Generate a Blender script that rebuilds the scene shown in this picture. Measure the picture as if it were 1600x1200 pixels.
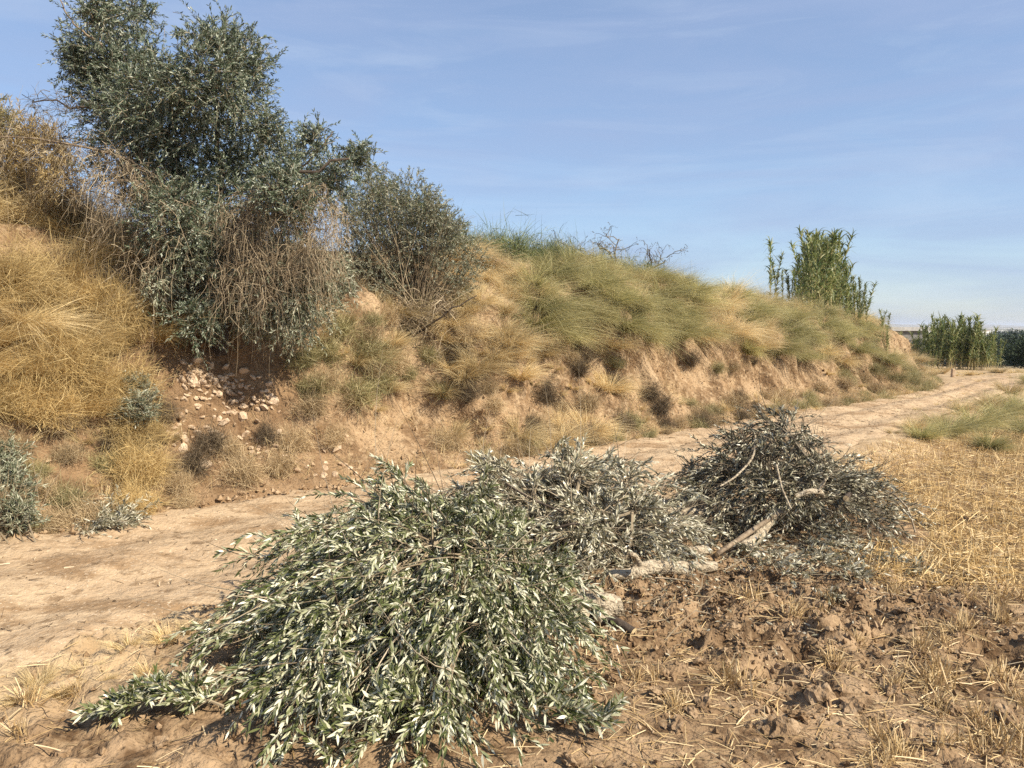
import bpy, bmesh, math, time
import numpy as np
from mathutils import Vector, Matrix
from mathutils.bvhtree import BVHTree
T0 = time.time()
for o in list(bpy.data.objects):
    bpy.data.objects.remove(o)
S = bpy.context.scene
COL = S.collection
R = math.radians

# ------------------------------------------------------------------ camera, sky, sun, exposure
EYE = 1.75
FPX = 1209.0                      # focal length in pixels of the 1600 px wide photograph
PITCH = math.atan2(92, FPX)
cam = bpy.data.cameras.new('camera')
cam.sensor_width = 36
cam.lens = 36 * FPX / 1600
cam.clip_start = 0.05
cam.clip_end = 30000
camo = bpy.data.objects.new('camera', cam)
COL.objects.link(camo)
camo.location = (0, 0, EYE)
camo.rotation_euler = (R(90) - PITCH, 0, 0)
S.camera = camo

SUN_EL, SUN_AZ = R(42), R(122)    # azimuth clockwise from +Y
world = bpy.data.worlds.new('World')
S.world = world
world.use_nodes = True
wn, wl = world.node_tree.nodes, world.node_tree.links
bg = wn['Background']
sky = wn.new('ShaderNodeTexSky')
sky.sky_type = 'NISHITA'
sky.sun_disc = False
sky.sun_elevation = SUN_EL
sky.sun_rotation = SUN_AZ
sky.altitude = 100
sky.air_density = 1.0
sky.dust_density = 0.4
sky.ozone_density = 3.0
# thin cirrus streaks
tc = wn.new('ShaderNodeTexCoord')
mp = wn.new('ShaderNodeMapping')
mp.inputs['Rotation'].default_value = (0.0, R(14), R(10))
mp.inputs['Scale'].default_value = (1.3, 1.3, 9.0)
nz = wn.new('ShaderNodeTexNoise')
nz.inputs['Scale'].default_value = 2.2
nz.inputs['Detail'].default_value = 6
nz.inputs['Roughness'].default_value = 0.55
nz.inputs['Distortion'].default_value = 0.5
rp = wn.new('ShaderNodeValToRGB')
rp.color_ramp.elements[0].position = 0.40
rp.color_ramp.elements[0].color = (0.40, 0.40, 0.40, 1)
rp.color_ramp.elements[1].position = 0.72
rp.color_ramp.elements[1].color = (0.80, 0.80, 0.80, 1)
mx = wn.new('ShaderNodeMix')
mx.data_type = 'RGBA'
mx.inputs[7].default_value = (2.35, 3.0, 4.5, 1)
wl.new(tc.outputs['Generated'], mp.inputs['Vector'])
wl.new(mp.outputs['Vector'], nz.inputs['Vector'])
wl.new(nz.outputs['Fac'], rp.inputs['Fac'])
wl.new(rp.outputs['Color'], mx.inputs[0])
wl.new(sky.outputs['Color'], mx.inputs[6])
nz2 = wn.new('ShaderNodeTexNoise')
nz2.inputs['Scale'].default_value = 3.1
nz2.inputs['Detail'].default_value = 7
nz2.inputs['Roughness'].default_value = 0.6
nz2.inputs['Distortion'].default_value = 0.9
mp2 = wn.new('ShaderNodeMapping')
mp2.inputs['Rotation'].default_value = (0.0, R(-9), R(25))
mp2.inputs['Location'].default_value = (3.1, 1.2, 0.4)
mp2.inputs['Scale'].default_value = (1.0, 1.0, 7.0)
rp2 = wn.new('ShaderNodeValToRGB')
rp2.color_ramp.elements[0].position = 0.50
rp2.color_ramp.elements[0].color = (0, 0, 0, 1)
rp2.color_ramp.elements[1].position = 0.80
rp2.color_ramp.elements[1].color = (0.22, 0.22, 0.22, 1)
mx2 = wn.new('ShaderNodeMix')
mx2.data_type = 'RGBA'
mx2.inputs[7].default_value = (4.6, 5.2, 6.0, 1)
wl.new(tc.outputs['Generated'], mp2.inputs['Vector'])
wl.new(mp2.outputs['Vector'], nz2.inputs['Vector'])
wl.new(nz2.outputs['Fac'], rp2.inputs['Fac'])
wl.new(rp2.outputs['Color'], mx2.inputs[0])
wl.new(mx.outputs[2], mx2.inputs[6])
wl.new(mx2.outputs[2], bg.inputs['Color'])
bg.inputs['Strength'].default_value = 0.096

sun = bpy.data.lights.new('sun', 'SUN')
sun.energy = 5.0
sun.angle = R(0.53)
sun.color = (1.0, 0.91, 0.76)
suno = bpy.data.objects.new('sun', sun)
COL.objects.link(suno)
tosun = Vector((math.sin(SUN_AZ) * math.cos(SUN_EL), math.cos(SUN_AZ) * math.cos(SUN_EL), math.sin(SUN_EL)))
suno.rotation_euler = tosun.to_track_quat('Z', 'Y').to_euler()
suno.location = (0, 0, 30)

S.view_settings.view_transform = 'Standard'
S.view_settings.look = 'None'
S.view_settings.exposure = 0.80
S.view_settings.gamma = 1
S.render.engine = 'CYCLES'
S.cycles.use_denoising = False
S.cycles.max_bounces = 5
S.cycles.transparent_max_bounces = 8
S.cycles.volume_bounces = 0

# ------------------------------------------------------------------ numeric helpers
rng = np.random.default_rng(7)


def nrm(a):
    return a / np.maximum(np.linalg.norm(a, axis=-1, keepdims=True), 1e-9)


def rdir(n, up=0.0, g=None):
    g = g or rng
    v = g.normal(size=(n, 3))
    v[:, 2] += up
    return nrm(v)


def _hash(i, j, k, seed):
    h = (i * 374761393 + j * 668265263 + k * 2147483647 + seed * 974634777) & 0xFFFFFFFF
    h = ((h ^ (h >> 13)) * 1274126177) & 0xFFFFFFFF
    h = h ^ (h >> 16)
    return (h & 0xFFFFFF) / float(0xFFFFFF)


def vnoise(x, y, seed=0):
    xi, yi = np.floor(x).astype(np.int64), np.floor(y).astype(np.int64)
    fx, fy = x - xi, y - yi
    fx = fx * fx * fx * (fx * (fx * 6 - 15) + 10)
    fy = fy * fy * fy * (fy * (fy * 6 - 15) + 10)
    a, b = _hash(xi, yi, 0, seed), _hash(xi + 1, yi, 0, seed)
    c, d = _hash(xi, yi + 1, 0, seed), _hash(xi + 1, yi + 1, 0, seed)
    return (a * (1 - fx) + b * fx) * (1 - fy) + (c * (1 - fx) + d * fx) * fy


def fbm(x, y, seed=0, octv=4, gain=0.5):
    v, a, t = 0.0, 1.0, 0.0
    for k in range(octv):
        c, s = math.cos(0.6 * k), math.sin(0.6 * k)
        v = v + a * vnoise((c * x - s * y) * 2 ** k, (s * x + c * y) * 2 ** k, seed + 17 * k)
        t += a
        a *= gain
    return v / t


def sstep(a, b, x):
    t = np.clip((x - a) / (b - a), 0, 1)
    return t * t * (3 - 2 * t)


CP, SP = math.cos(PITCH), math.sin(PITCH)


def ray(px, py):                                   # a direction seen in the photograph, per metre of Y
    dx, dy = (px - 800) / FPX, (600 - py) / FPX
    d = np.array([dx, CP + dy * SP, -SP + dy * CP])
    return d


def at(px, py, Y):                                 # the point on that line of sight at depth Y
    d = ray(px, py)
    return np.array([0, 0, EYE]) + d * (Y / d[1])


def onz(px, py, z=0.0):                            # where that line of sight meets level z
    d = ray(px, py)
    return np.array([0, 0, EYE]) + d * ((z - EYE) / d[2])


def proj(p):
    p = np.asarray(p, float)
    x, y, z = p[..., 0], p[..., 1], p[..., 2] - EYE
    f = y * CP - z * SP
    u = y * SP + z * CP
    return 800 + FPX * x / f, 600 - FPX * u / f


def resample(pts, n):
    pts = np.asarray(pts, float)
    for _ in range(3):                             # Chaikin rounding
        q = np.empty((2 * len(pts), pts.shape[1]))
        q[0], q[-1] = pts[0], pts[-1]
        q[1:-1:2] = 0.75 * pts[:-1] + 0.25 * pts[1:]
        q[2::2] = 0.25 * pts[:-1] + 0.75 * pts[1:]
        pts = q
    d = np.concatenate([[0], np.cumsum(np.linalg.norm(np.diff(pts[:, :2], axis=0), axis=1))])
    s = np.linspace(0, d[-1], n)
    return np.stack([np.interp(s, d, pts[:, k]) for k in range(pts.shape[1])], 1), s


# ------------------------------------------------------------------ mesh helpers
class MB:
    """collects vertices, triangles and quads, with one float per vertex ('along')"""

    def __init__(self):
        self.v, self.t, self.q, self.a, self.n = [], [], [], [], 0

    def add(self, v, t=None, q=None, a=None):
        v = np.asarray(v, np.float32).reshape(-1, 3)
        self.v.append(v)
        self.a.append(np.zeros(len(v), np.float32) if a is None else np.asarray(a, np.float32).ravel())
        if t is not None and len(t):
            self.t.append(np.asarray(t, np.int64).reshape(-1, 3) + self.n)
        if q is not None and len(q):
            self.q.append(np.asarray(q, np.int64).reshape(-1, 4) + self.n)
        self.n += len(v)
        return self

    def mesh(self, name, mat, smooth=False):
        me = bpy.data.meshes.new(name)
        v = np.concatenate(self.v)
        t = np.concatenate(self.t) if self.t else np.zeros((0, 3), np.int64)
        q = np.concatenate(self.q) if self.q else np.zeros((0, 4), np.int64)
        me.vertices.add(len(v))
        me.vertices.foreach_set('co', v.ravel())
        me.loops.add(len(t) * 3 + len(q) * 4)
        me.loops.foreach_set('vertex_index', np.concatenate([t.ravel(), q.ravel()]).astype(np.int32))
        me.polygons.add(len(t) + len(q))
        st = np.concatenate([np.arange(len(t)) * 3, len(t) * 3 + np.arange(len(q)) * 4]).astype(np.int32)
        me.polygons.foreach_set('loop_start', st)
        me.polygons.foreach_set('use_smooth', np.full(len(t) + len(q), smooth))
        at_ = me.attributes.new('along', 'FLOAT', 'POINT')
        at_.data.foreach_set('value', np.concatenate(self.a).astype(np.float32))
        me.update(calc_edges=True)
        me.validate()
        if mat is not None:
            me.materials.append(mat)
        return me

    def obj(self, name, mat, parent=None, smooth=False):
        return link(name, self.mesh(name, mat, smooth), parent)


def link(name, data, parent=None):
    o = bpy.data.objects.new(name, data)
    COL.objects.link(o)
    if parent is not None:
        o.parent = parent
    return o


def tag(o, label=None, cat=None, group=None, kind=None):
    if label:
        o['label'] = label
    if cat:
        o['category'] = cat
    if group:
        o['group'] = group
    if kind:
        o['kind'] = kind
    return o


def empty(name, loc, label, cat, group=None, rz=0.0):
    o = bpy.data.objects.new(name, None)
    COL.objects.link(o)
    o.location = loc
    o.rotation_euler = (0, 0, rz)
    o.empty_display_size = 0.1
    return tag(o, label, cat, group)


def ribbons(m, P, D, L, W, droop, nseg=3, curl=None, side=None, g=None, tip=0.15):
    n = len(P)
    g = g or rng
    P, D = np.asarray(P), np.asarray(D)
    L, W, droop = (np.broadcast_to(np.asarray(x, float), (n,)) for x in (L, W, droop))
    if side is None:
        side = nrm(np.cross(D, rdir(n, g=g)))
    t = np.linspace(0, 1, nseg + 1)
    c = P[:, None] + D[:, None] * (L[:, None] * t)[..., None]
    c[..., 2] -= (droop * L)[:, None] * t ** 2
    if curl is not None:
        c += curl[:, None] * (L[:, None] * t ** 2)[..., None]
    w = W[:, None] * (1 - (1 - tip) * t ** 1.6)
    v = np.stack([c - side[:, None] * w[..., None] / 2, c + side[:, None] * w[..., None] / 2], 2)
    idx = np.arange(n * (nseg + 1) * 2).reshape(n, nseg + 1, 2)
    q = np.stack([idx[:, :-1, 0], idx[:, :-1, 1], idx[:, 1:, 1], idx[:, 1:, 0]], -1)
    m.add(v, q=q, a=np.broadcast_to(t[None, :, None], (n, nseg + 1, 2)))
    return c


def tubes(m, P, Rr, sides=4, cap=False):
    P = np.asarray(P, float)
    n, k, _ = P.shape
    Rr = np.broadcast_to(np.asarray(Rr, float), (n, k))
    T = nrm(np.gradient(P, axis=1))
    ref = np.zeros_like(T)
    ax = np.argmin(np.abs(T.mean(1)), axis=1)
    ref[np.arange(n), :, ax] = 1
    A = nrm(np.cross(T, ref))
    B = np.cross(T, A)
    ang = np.arange(sides) * 2 * math.pi / sides
    v = P[:, :, None] + (A[:, :, None] * np.cos(ang)[:, None] + B[:, :, None] * np.sin(ang)[:, None]) * Rr[..., None, None]
    idx = np.arange(n * k * sides).reshape(n, k, sides)
    nx = np.roll(idx, -1, axis=2)
    q = np.stack([idx[:, :-1], nx[:, :-1], nx[:, 1:], idx[:, 1:]], -1)
    m.add(v, q=q, a=np.broadcast_to(np.linspace(0, 1, k)[None, :, None], (n, k, sides)))


def leaves(m, P, D, N, L, W, bend=0.12, fine=True):
    n = len(P)
    if n == 0:
        return
    L, W = np.broadcast_to(L, (n,))[:, None], np.broadcast_to(W, (n,))[:, None]
    Sd = nrm(np.cross(D, N))
    N = nrm(np.cross(Sd, D))
    if fine:
        v = np.stack([P,
                      P + D * L * .3 - Sd * W * .46 + N * L * bend * .45, P + D * L * .3 + Sd * W * .46 + N * L * bend * .45,
                      P + D * L * .66 - Sd * W * .40 + N * L * bend * .35, P + D * L * .66 + Sd * W * .40 + N * L * bend * .35,
                      P + D * L - N * L * bend * .3], 1)
        b = np.arange(n)[:, None] * 6
        m.add(v, t=np.concatenate([b + [0, 1, 2], b + [3, 5, 4]]), q=b + [1, 3, 4, 2])
    else:
        v = np.stack([P, P + D * L * .45 - Sd * W * .5 + N * L * bend, P + D * L, P + D * L * .45 + Sd * W * .5 + N * L * bend], 1)
        b = np.arange(n)[:, None] * 4
        m.add(v, t=np.concatenate([b + [0, 1, 2], b + [0, 2, 3]]))


def twigs(ms, ml, P, D, L, nodes, ll, lw, droop=0.3, r=0.0016, fine=True, g=None, spread=0.52, t0=0.12, keep=1.0, nst=5, curl=None):
    """thin shoots with pairs of narrow leaves along them; stems into ms, leaves into ml"""
    g = g or rng
    n = len(P)
    if n == 0:
        return
    L = np.broadcast_to(np.asarray(L, float), (n,))
    t = np.linspace(0, 1, nst)
    cu = (rdir(n, g=g) * 0.16) if curl is None else curl

    def pos(tt):
        c = P[:, None] + D[:, None] * (L[:, None] * tt)[..., None] + cu[:, None] * (L[:, None] * tt ** 2)[..., None]
        c[..., 2] -= droop * L[:, None] * tt ** 2
        return c
    if ms is not None:
        tubes(ms, pos(t[None]), r * (1.25 - t), sides=3)
    tt = t0 + (1 - t0) * (np.arange(nodes)[None] + g.random((n, nodes)) * .6) / nodes
    p = pos(tt)
    tan = D[:, None] + 2 * cu[:, None] * tt[..., None]
    tan[..., 2] -= 2 * droop * tt
    tan = nrm(tan)
    s1 = nrm(np.cross(tan, rdir(n * nodes, g=g).reshape(n, nodes, 3)))
    pp = np.repeat(p[:, :, None], 2, 2).reshape(-1, 3)
    sg = np.array([1, -1])[None, None, :, None]
    d = tan[:, :, None] * (1 - spread * .35) + s1[:, :, None] * sg * spread
    d = nrm(d.reshape(-1, 3) + g.normal(size=(n * nodes * 2, 3)) * .2)
    nn = nrm(g.normal(size=(n * nodes * 2, 3)) + [0, 0, .7])
    k = g.random(len(pp)) < keep
    sz = ll * (0.65 + 0.5 * g.random(len(pp)))
    leaves(ml, pp[k], d[k], nn[k], sz[k], (lw * (0.75 + .45 * g.random(len(pp))))[k], bend=0.10, fine=fine)


# ------------------------------------------------------------------ materials
def newmat(name):
    m = bpy.data.materials.new(name)
    m.use_nodes = True
    nt = m.node_tree
    return m, nt.nodes, nt.links, nt.nodes['Principled BSDF'], nt.nodes['Material Output']


def ramp(nodes, stops):
    r = nodes.new('ShaderNodeValToRGB')
    e = r.color_ramp.elements
    while len(e) < len(stops):
        e.new(0.5)
    for k, (p, c) in enumerate(stops):
        e[k].position = p
        e[k].color = (*c, 1)
    return r


def leafmat(name, cols, rough=0.5, transl=0.25, spec=0.4, tip=None, tipmix=0.6, objvar=0.25, tcol=None):
    """each leaf or blade takes its own colour from cols; tip: colour towards its end"""
    m, N, L, B, out = newmat(name)
    geo = N.new('ShaderNodeNewGeometry')
    r = ramp(N, [(k / max(1, len(cols) - 1), c) for k, c in enumerate(cols)])
    L.new(geo.outputs['Random Per Island'], r.inputs[0])
    col = r.outputs[0]
    if tip:
        a = N.new('ShaderNodeAttribute')
        a.attribute_name = 'along'
        mu = N.new('ShaderNodeMath')
        mu.operation = 'MULTIPLY'
        mu.inputs[1].default_value = tipmix
        L.new(a.outputs['Fac'], mu.inputs[0])
        mm = N.new('ShaderNodeMix')
        mm.data_type = 'RGBA'
        L.new(mu.outputs[0], mm.inputs[0])
        L.new(col, mm.inputs[6])
        mm.inputs[7].default_value = (*tip, 1)
        col = mm.outputs[2]
    if objvar:
        oi = N.new('ShaderNodeObjectInfo')
        mr = N.new('ShaderNodeMapRange')
        mr.inputs['To Min'].default_value = 1 - objvar
        mr.inputs['To Max'].default_value = 1 + objvar
        L.new(oi.outputs['Random'], mr.inputs['Value'])
        hs = N.new('ShaderNodeHueSaturation')
        L.new(mr.outputs[0], hs.inputs['Value'])
        L.new(col, hs.inputs['Color'])
        col = hs.outputs[0]
    L.new(col, B.inputs['Base Color'])
    B.inputs['Roughness'].default_value = rough
    B.inputs['Specular IOR Level'].default_value = spec
    if transl:
        tr = N.new('ShaderNodeBsdfTranslucent')
        L.new(col, tr.inputs['Color'])
        ms = N.new('ShaderNodeMixShader')
        ms.inputs[0].default_value = transl
        L.new(B.outputs[0], ms.inputs[1])
        L.new(tr.outputs[0], ms.inputs[2])
        L.new(ms.outputs[0], out.inputs['Surface'])
    return m


def noise(N, L, co, scale, detail=6, rough=0.6, dist=0.0, sc=None):
    n = N.new('ShaderNodeTexNoise')
    n.inputs['Scale'].default_value = scale
    n.inputs['Detail'].default_value = detail
    n.inputs['Roughness'].default_value = rough
    n.inputs['Distortion'].default_value = dist
    if sc:
        mp_ = N.new('ShaderNodeMapping')
        mp_.inputs['Scale'].default_value = sc
        L.new(co, mp_.inputs['Vector'])
        co = mp_.outputs[0]
    L.new(co, n.inputs['Vector'])
    return n.outputs['Fac']


def mixc(N, L, fac, a, b):
    m = N.new('ShaderNodeMix')
    m.data_type = 'RGBA'
    for i, x in ((0, fac), (6, a), (7, b)):
        if isinstance(x, tuple):
            m.inputs[i].default_value = (*x, 1)
        elif isinstance(x, float):
            m.inputs[i].default_value = x
        else:
            L.new(x, m.inputs[i])
    return m.outputs[2]


def soilmat(name, base, layers, bumps, rough=0.95, region=None):
    """layers: (noise scale, ramp lo, ramp hi, colour, stretch); bumps: (scale, strength, distance)"""
    m, N, L, B, out = newmat(name)
    g = N.new('ShaderNodeNewGeometry')
    co = g.outputs['Position']
    c = base
    for (sc, lo, hi, col, st) in layers:
        f = noise(N, L, co, sc, 4, .62, 0.0, st)
        r = ramp(N, [(lo, (0, 0, 0)), (hi, (1, 1, 1))])
        L.new(f, r.inputs[0])
        if isinstance(c, tuple):
            mm = mixc(N, L, r.outputs[0], c, col)
        else:
            mm = mixc(N, L, r.outputs[0], c, col)
        c = mm
    if region:                                       # another kind of soil where the mesh says so
        at_ = N.new('ShaderNodeAttribute')
        at_.attribute_name = 'along'
        f = noise(N, L, co, region[1], 4, .62)
        r = ramp(N, [(.38, region[0]), (.62, region[2])])
        L.new(f, r.inputs[0])
        mu = N.new('ShaderNodeMath')
        mu.operation = 'MULTIPLY'
        mu.inputs[1].default_value = region[3]
        L.new(at_.outputs['Fac'], mu.inputs[0])
        c = mixc(N, L, mu.outputs[0], c, r.outputs[0])
    if isinstance(c, tuple):
        B.inputs['Base Color'].default_value = (*c, 1)
    else:
        L.new(c, B.inputs['Base Color'])
    B.inputs['Roughness'].default_value = rough
    B.inputs['Specular IOR Level'].default_value = 0.15
    prev = None
    for (sc, stg, dist) in bumps:
        b = N.new('ShaderNodeBump')
        b.inputs['Strength'].default_value = stg
        b.inputs['Distance'].default_value = dist
        L.new(noise(N, L, co, sc, 2, .65), b.inputs['Height'])
        if prev is not None:
            L.new(prev, b.inputs['Normal'])
        prev = b.outputs[0]
    if prev is not None:
        L.new(prev, B.inputs['Normal'])
    return m


M = {}
M['olive_fresh'] = leafmat('olive_fresh', [(.045, .056, .014), (.078, .095, .026), (.155, .17, .063), (.38, .38, .225), (.59, .57, .41), (.70, .67, .50)], .38, .14, .5, objvar=.12)
M['olive_wilt'] = leafmat('olive_wilt', [(.07, .065, .032), (.15, .138, .075), (.33, .30, .195), (.50, .46, .325), (.60, .56, .42), (.68, .63, .49)], .38, .12, .5, objvar=.12)
M['olive_dry'] = leafmat('olive_dry', [(.034, .031, .017), (.065, .059, .032), (.135, .122, .07), (.285, .258, .165), (.47, .43, .305), (.61, .56, .42)], .4, .08, .45, objvar=.12)
M['olive_tree'] = leafmat('olive_tree', [(.035, .052, .026), (.06, .082, .042), (.11, .14, .08), (.22, .25, .17), (.44, .46, .36)], .42, .15, .45, objvar=.05)
M['olive_silver'] = leafmat('olive_silver', [(.07, .085, .046), (.16, .175, .105), (.31, .32, .215), (.50, .49, .37)], .42, .18, .45, objvar=.12)
M['bark'] = soilmat('bark', (.16, .115, .075), [(14, .4, .65, (.32, .25, .17), (1, 1, .4)), (30, .5, .7, (.07, .05, .035), None)], [(40, .6, .01)], .9)
M['dark_bark'] = soilmat('dark_bark', (.060, .045, .034), [(20, .45, .7, (.13, .10, .075), None)], [(40, .6, .01)], .9)
M['log_bark'] = soilmat('log_bark', (.33, .265, .18), [(9, .42, .60, (.46, .385, .275), (1, 3, 3)), (24, .52, .66, (.14, .10, .065), (.6, 2, 2)), (50, .58, .7, (.52, .45, .34), None)], [(28, 1.0, .03), (90, .8, .008)], .95)
M['cut_wood'] = soilmat('cut_wood', (.56, .42, .24), [(30, .45, .7, (.40, .27, .14), None)], [(60, .3, .003)], .8)
M['twig'] = leafmat('twig', [(.14, .105, .065), (.25, .195, .125), (.40, .33, .23)], .8, 0, .2, objvar=.1)
M['twig_dead'] = leafmat('twig_dead', [(.10, .072, .044), (.18, .135, .083), (.29, .225, .145), (.42, .34, .22)], .8, 0, .2, objvar=.05)
M['twig_dark'] = leafmat('twig_dark', [(.055, .043, .028), (.12, .095, .064), (.24, .20, .14)], .8, 0, .2, objvar=.1)
STRAW = (.60, .47, .24)
M['tussock_green'] = leafmat('tussock_green', [(.10, .125, .035), (.19, .205, .062), (.33, .315, .115), (.52, .45, .20)], .5, .28, .35, tip=(.70, .58, .31), tipmix=.5, objvar=.22)
M['tussock_straw'] = leafmat('tussock_straw', [(.30, .21, .085), (.48, .36, .165), (.64, .50, .26), (.74, .60, .34)], .55, .28, .3, tip=(.76, .61, .36), tipmix=.5, objvar=.2)
M['grass_gold'] = leafmat('grass_gold', [(.24, .155, .06), (.40, .275, .105), (.55, .40, .17), (.68, .53, .27)], .65, .26, .2, tip=(.68, .53, .27), tipmix=.5, objvar=.18)
M['grass_brown'] = leafmat('grass_brown', [(.20, .135, .07), (.32, .225, .12), (.44, .33, .185), (.55, .43, .26)], .7, .2, .2, tip=(.55, .43, .26), tipmix=.5, objvar=.2)
M['weed_green'] = leafmat('weed_green', [(.15, .145, .06), (.25, .225, .10), (.38, .325, .16), (.52, .44, .24)], .6, .25, .25, objvar=.2)
M['grass_dark'] = leafmat('grass_dark', [(.075, .055, .035), (.12, .088, .055), (.19, .145, .09)], .8, .1, .2, objvar=.15)
M['broom_green'] = leafmat('broom_green', [(.075, .105, .035), (.125, .16, .055), (.20, .22, .09), (.31, .30, .15)], .55, .2, .35, objvar=.15)
M['reed_leaf'] = leafmat('reed_leaf', [(.08, .12, .035), (.14, .18, .055), (.23, .25, .09), (.42, .38, .18)], .45, .3, .4, objvar=.25)
M['reed_cane'] = leafmat('reed_cane', [(.30, .27, .11), (.42, .34, .16), (.50, .41, .22)], .5, 0, .4, objvar=.15)
M['straw'] = leafmat('straw', [(.30, .19, .08), (.44, .30, .135), (.58, .43, .22), (.70, .55, .33)], .6, .15, .35, objvar=.1)
M['straw_gold'] = leafmat('straw_gold', [(.32, .20, .07), (.47, .31, .12), (.60, .43, .20), (.74, .58, .32)], .65, .15, .3, objvar=.1)
M['far_leaf'] = leafmat('far_leaf', [(.022, .036, .016), (.035, .055, .024), (.055, .075, .034)], .7, .1, .2, objvar=.2)
M['litter'] = leafmat('litter', [(.06, .042, .026), (.13, .09, .055), (.24, .17, .10), (.46, .37, .25)], .85, 0, .15)
M['soil_field'] = soilmat('soil_field', (.215, .138, .074),
                          [(.9, .38, .60, (.34, .232, .135), None), (3.5, .46, .60, (.105, .062, .031), None),
                           (11, .52, .68, (.27, .185, .105), None), (38, .55, .72, (.07, .041, .021), None)],
                          [(18, .6, .04), (70, .7, .012), (240, .5, .004)], region=((.34, .235, .13), 4.0, (.46, .34, .205), .9))
M['bank_crumb'] = soilmat('bank_crumb', (.27, .178, .098), [(7, .45, .6, (.40, .285, .175), None), (30, .5, .66, (.15, .092, .048), None)], [(40, .7, .012)])
M['soil_crumb'] = soilmat('soil_crumb', (.22, .142, .078), [(9, .45, .6, (.34, .24, .145), None), (30, .5, .66, (.12, .074, .038), None)], [(30, .8, .02), (90, .8, .008)])
M['road_sand'] = soilmat('road_sand', (.385, .272, .165),
                         [(.5, .36, .62, (.45, .33, .205), (1, 1.6, 1)), (1.6, .50, .62, (.27, .175, .095), (.7, 1.5, 1)),
                          (7, .54, .66, (.24, .16, .09), None), (45, .58, .70, (.56, .45, .32), None), (70, .62, .72, (.13, .088, .052), None)],
                         [(6, .5, .07), (30, .7, .02), (130, .7, .006)])
M['bank_soil'] = soilmat('bank_soil', (.32, .21, .115),
                         [(.8, .42, .60, (.40, .28, .165), None), (2.5, .44, .57, (.19, .118, .062), (1, 1, .5)),
                          (9, .50, .66, (.40, .285, .17), None), (30, .54, .68, (.12, .074, .04), None)],
                         [(6, .6, .12), (26, .8, .04), (110, .7, .01)], region=((.13, .075, .038), 5.0, (.26, .165, .088), .85))
M['stone'] = soilmat('stone', (.47, .345, .225), [(6, .42, .6, (.56, .43, .30), None), (14, .5, .62, (.32, .215, .13), None), (40, .54, .7, (.34, .235, .145), None)], [(35, .6, .012)])
M['white_wall'] = soilmat('white_wall', (.74, .71, .66), [(3, .45, .7, (.62, .58, .52), None)], [])
M['grey_concrete'] = soilmat('grey_concrete', (.34, .33, .31), [(5, .42, .65, (.46, .44, .41), None)], [(20, .4, .01)])
M['roof_tile'] = soilmat('roof_tile', (.36, .20, .12), [(6, .45, .65, (.46, .29, .18), None)], [(30, .4, .02)])
M['dark_concrete'] = soilmat('dark_concrete', (.15, .145, .135), [(5, .42, .65, (.21, .20, .185), None)], [(20, .4, .01)])
M['dark_opening'] = soilmat('dark_opening', (.05, .055, .06), [], [], .4)
M['far_land'] = soilmat('far_land', (.22, .18, .115), [(.012, .45, .56, (.30, .245, .155), None), (.03, .5, .6, (.10, .11, .06), None)], [])
# ------------------------------------------------------------------ terrain curves
FOOT = [(-6.6, 1.6), (-5.75, 3.2), (-5.25, 4.25), (-4.86, 5.23), (-4.19, 6.22), (-3.23, 7.5), (-1.71, 8.55), (-0.77, 9.3), (0.9, 10.8), (1.95, 11.75), (3.69, 13.4),
        (5.76, 15.3), (7.78, 17.1), (10.9, 20.2), (13.0, 23.3), (13.7, 26.6), (12.2, 29.6), (8.6, 31.2)]
BH = [3.0, 3.0, 3.0, 3.0, 3.0, 2.95, 2.85, 2.85, 2.9, 2.85, 2.65, 2.4, 2.25, 2.05, 1.75, 1.5, 1.4, 1.3]
BW = [1.9, 1.9, 1.9, 1.9, 2.0, 2.5, 2.6, 2.5, 2.4, 2.4, 2.4, 2.3, 2.2, 2.0, 1.7, 1.6, 1.8, 2.2]
NS = 760
FC, FS = resample(np.column_stack([FOOT, BH, BW]), NS)
FH, FW, FC = FC[:, 2], FC[:, 3], FC[:, :2]
FT = nrm(np.gradient(FC, axis=0))
FN = np.stack([-FT[:, 1], FT[:, 0]], 1)            # away from the road
FNS = FN.copy()
for _ in range(80):
    FNS[1:-1] = (FNS[:-2] + FNS[1:-1] * 2 + FNS[2:]) / 4
FN = nrm(FNS)
RF = [(-6.6, 1.6), (-5.75, 3.2), (-5.25, 4.25), (-4.86, 5.23), (-4.19, 6.22), (-3.23, 7.5), (-1.71, 8.55), (-0.77, 9.3), (0.9, 10.8), (1.95, 11.75), (3.69, 13.4),
      (5.76, 15.3), (7.78, 17.1), (10.9, 20.2), (13.3, 23.2), (15.8, 26.0), (19.5, 28.3), (26, 31), (34, 33)]
RN = [(-5.2, .2), (-3.6, 2.5), (-2.7, 3.8), (-1.9, 4.75), (-.3, 6.3), (1.2, 7.75), (2.8, 9.15), (4.45, 10.75), (6.42, 12.9), (8.71, 15.4), (11.0, 18.0), (13.4, 20.8), (17.1, 24.2), (24, 26.6), (34, 28.6)]
NR = 620
rf, _ = resample(RF, NR)
rn, _ = resample(RN, NR)


def near_dist(x, y):
    """signed distance to the road's field side edge (positive on the field)"""
    c, _ = resample(RN, 120)
    tt = nrm(np.gradient(c, axis=0))
    nn = np.stack([tt[:, 1], -tt[:, 0]], 1)
    sh = x.shape
    p = np.stack([x.ravel(), y.ravel()], 1)
    out = np.empty(len(p))
    for a in range(0, len(p), 20000):
        q = p[a:a + 20000]
        d = ((q[:, None] - c[None]) ** 2).sum(-1)
        k = d.argmin(1)
        out[a:a + 20000] = ((q - c[k]) * nn[k]).sum(1)
    return out.reshape(sh)


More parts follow.
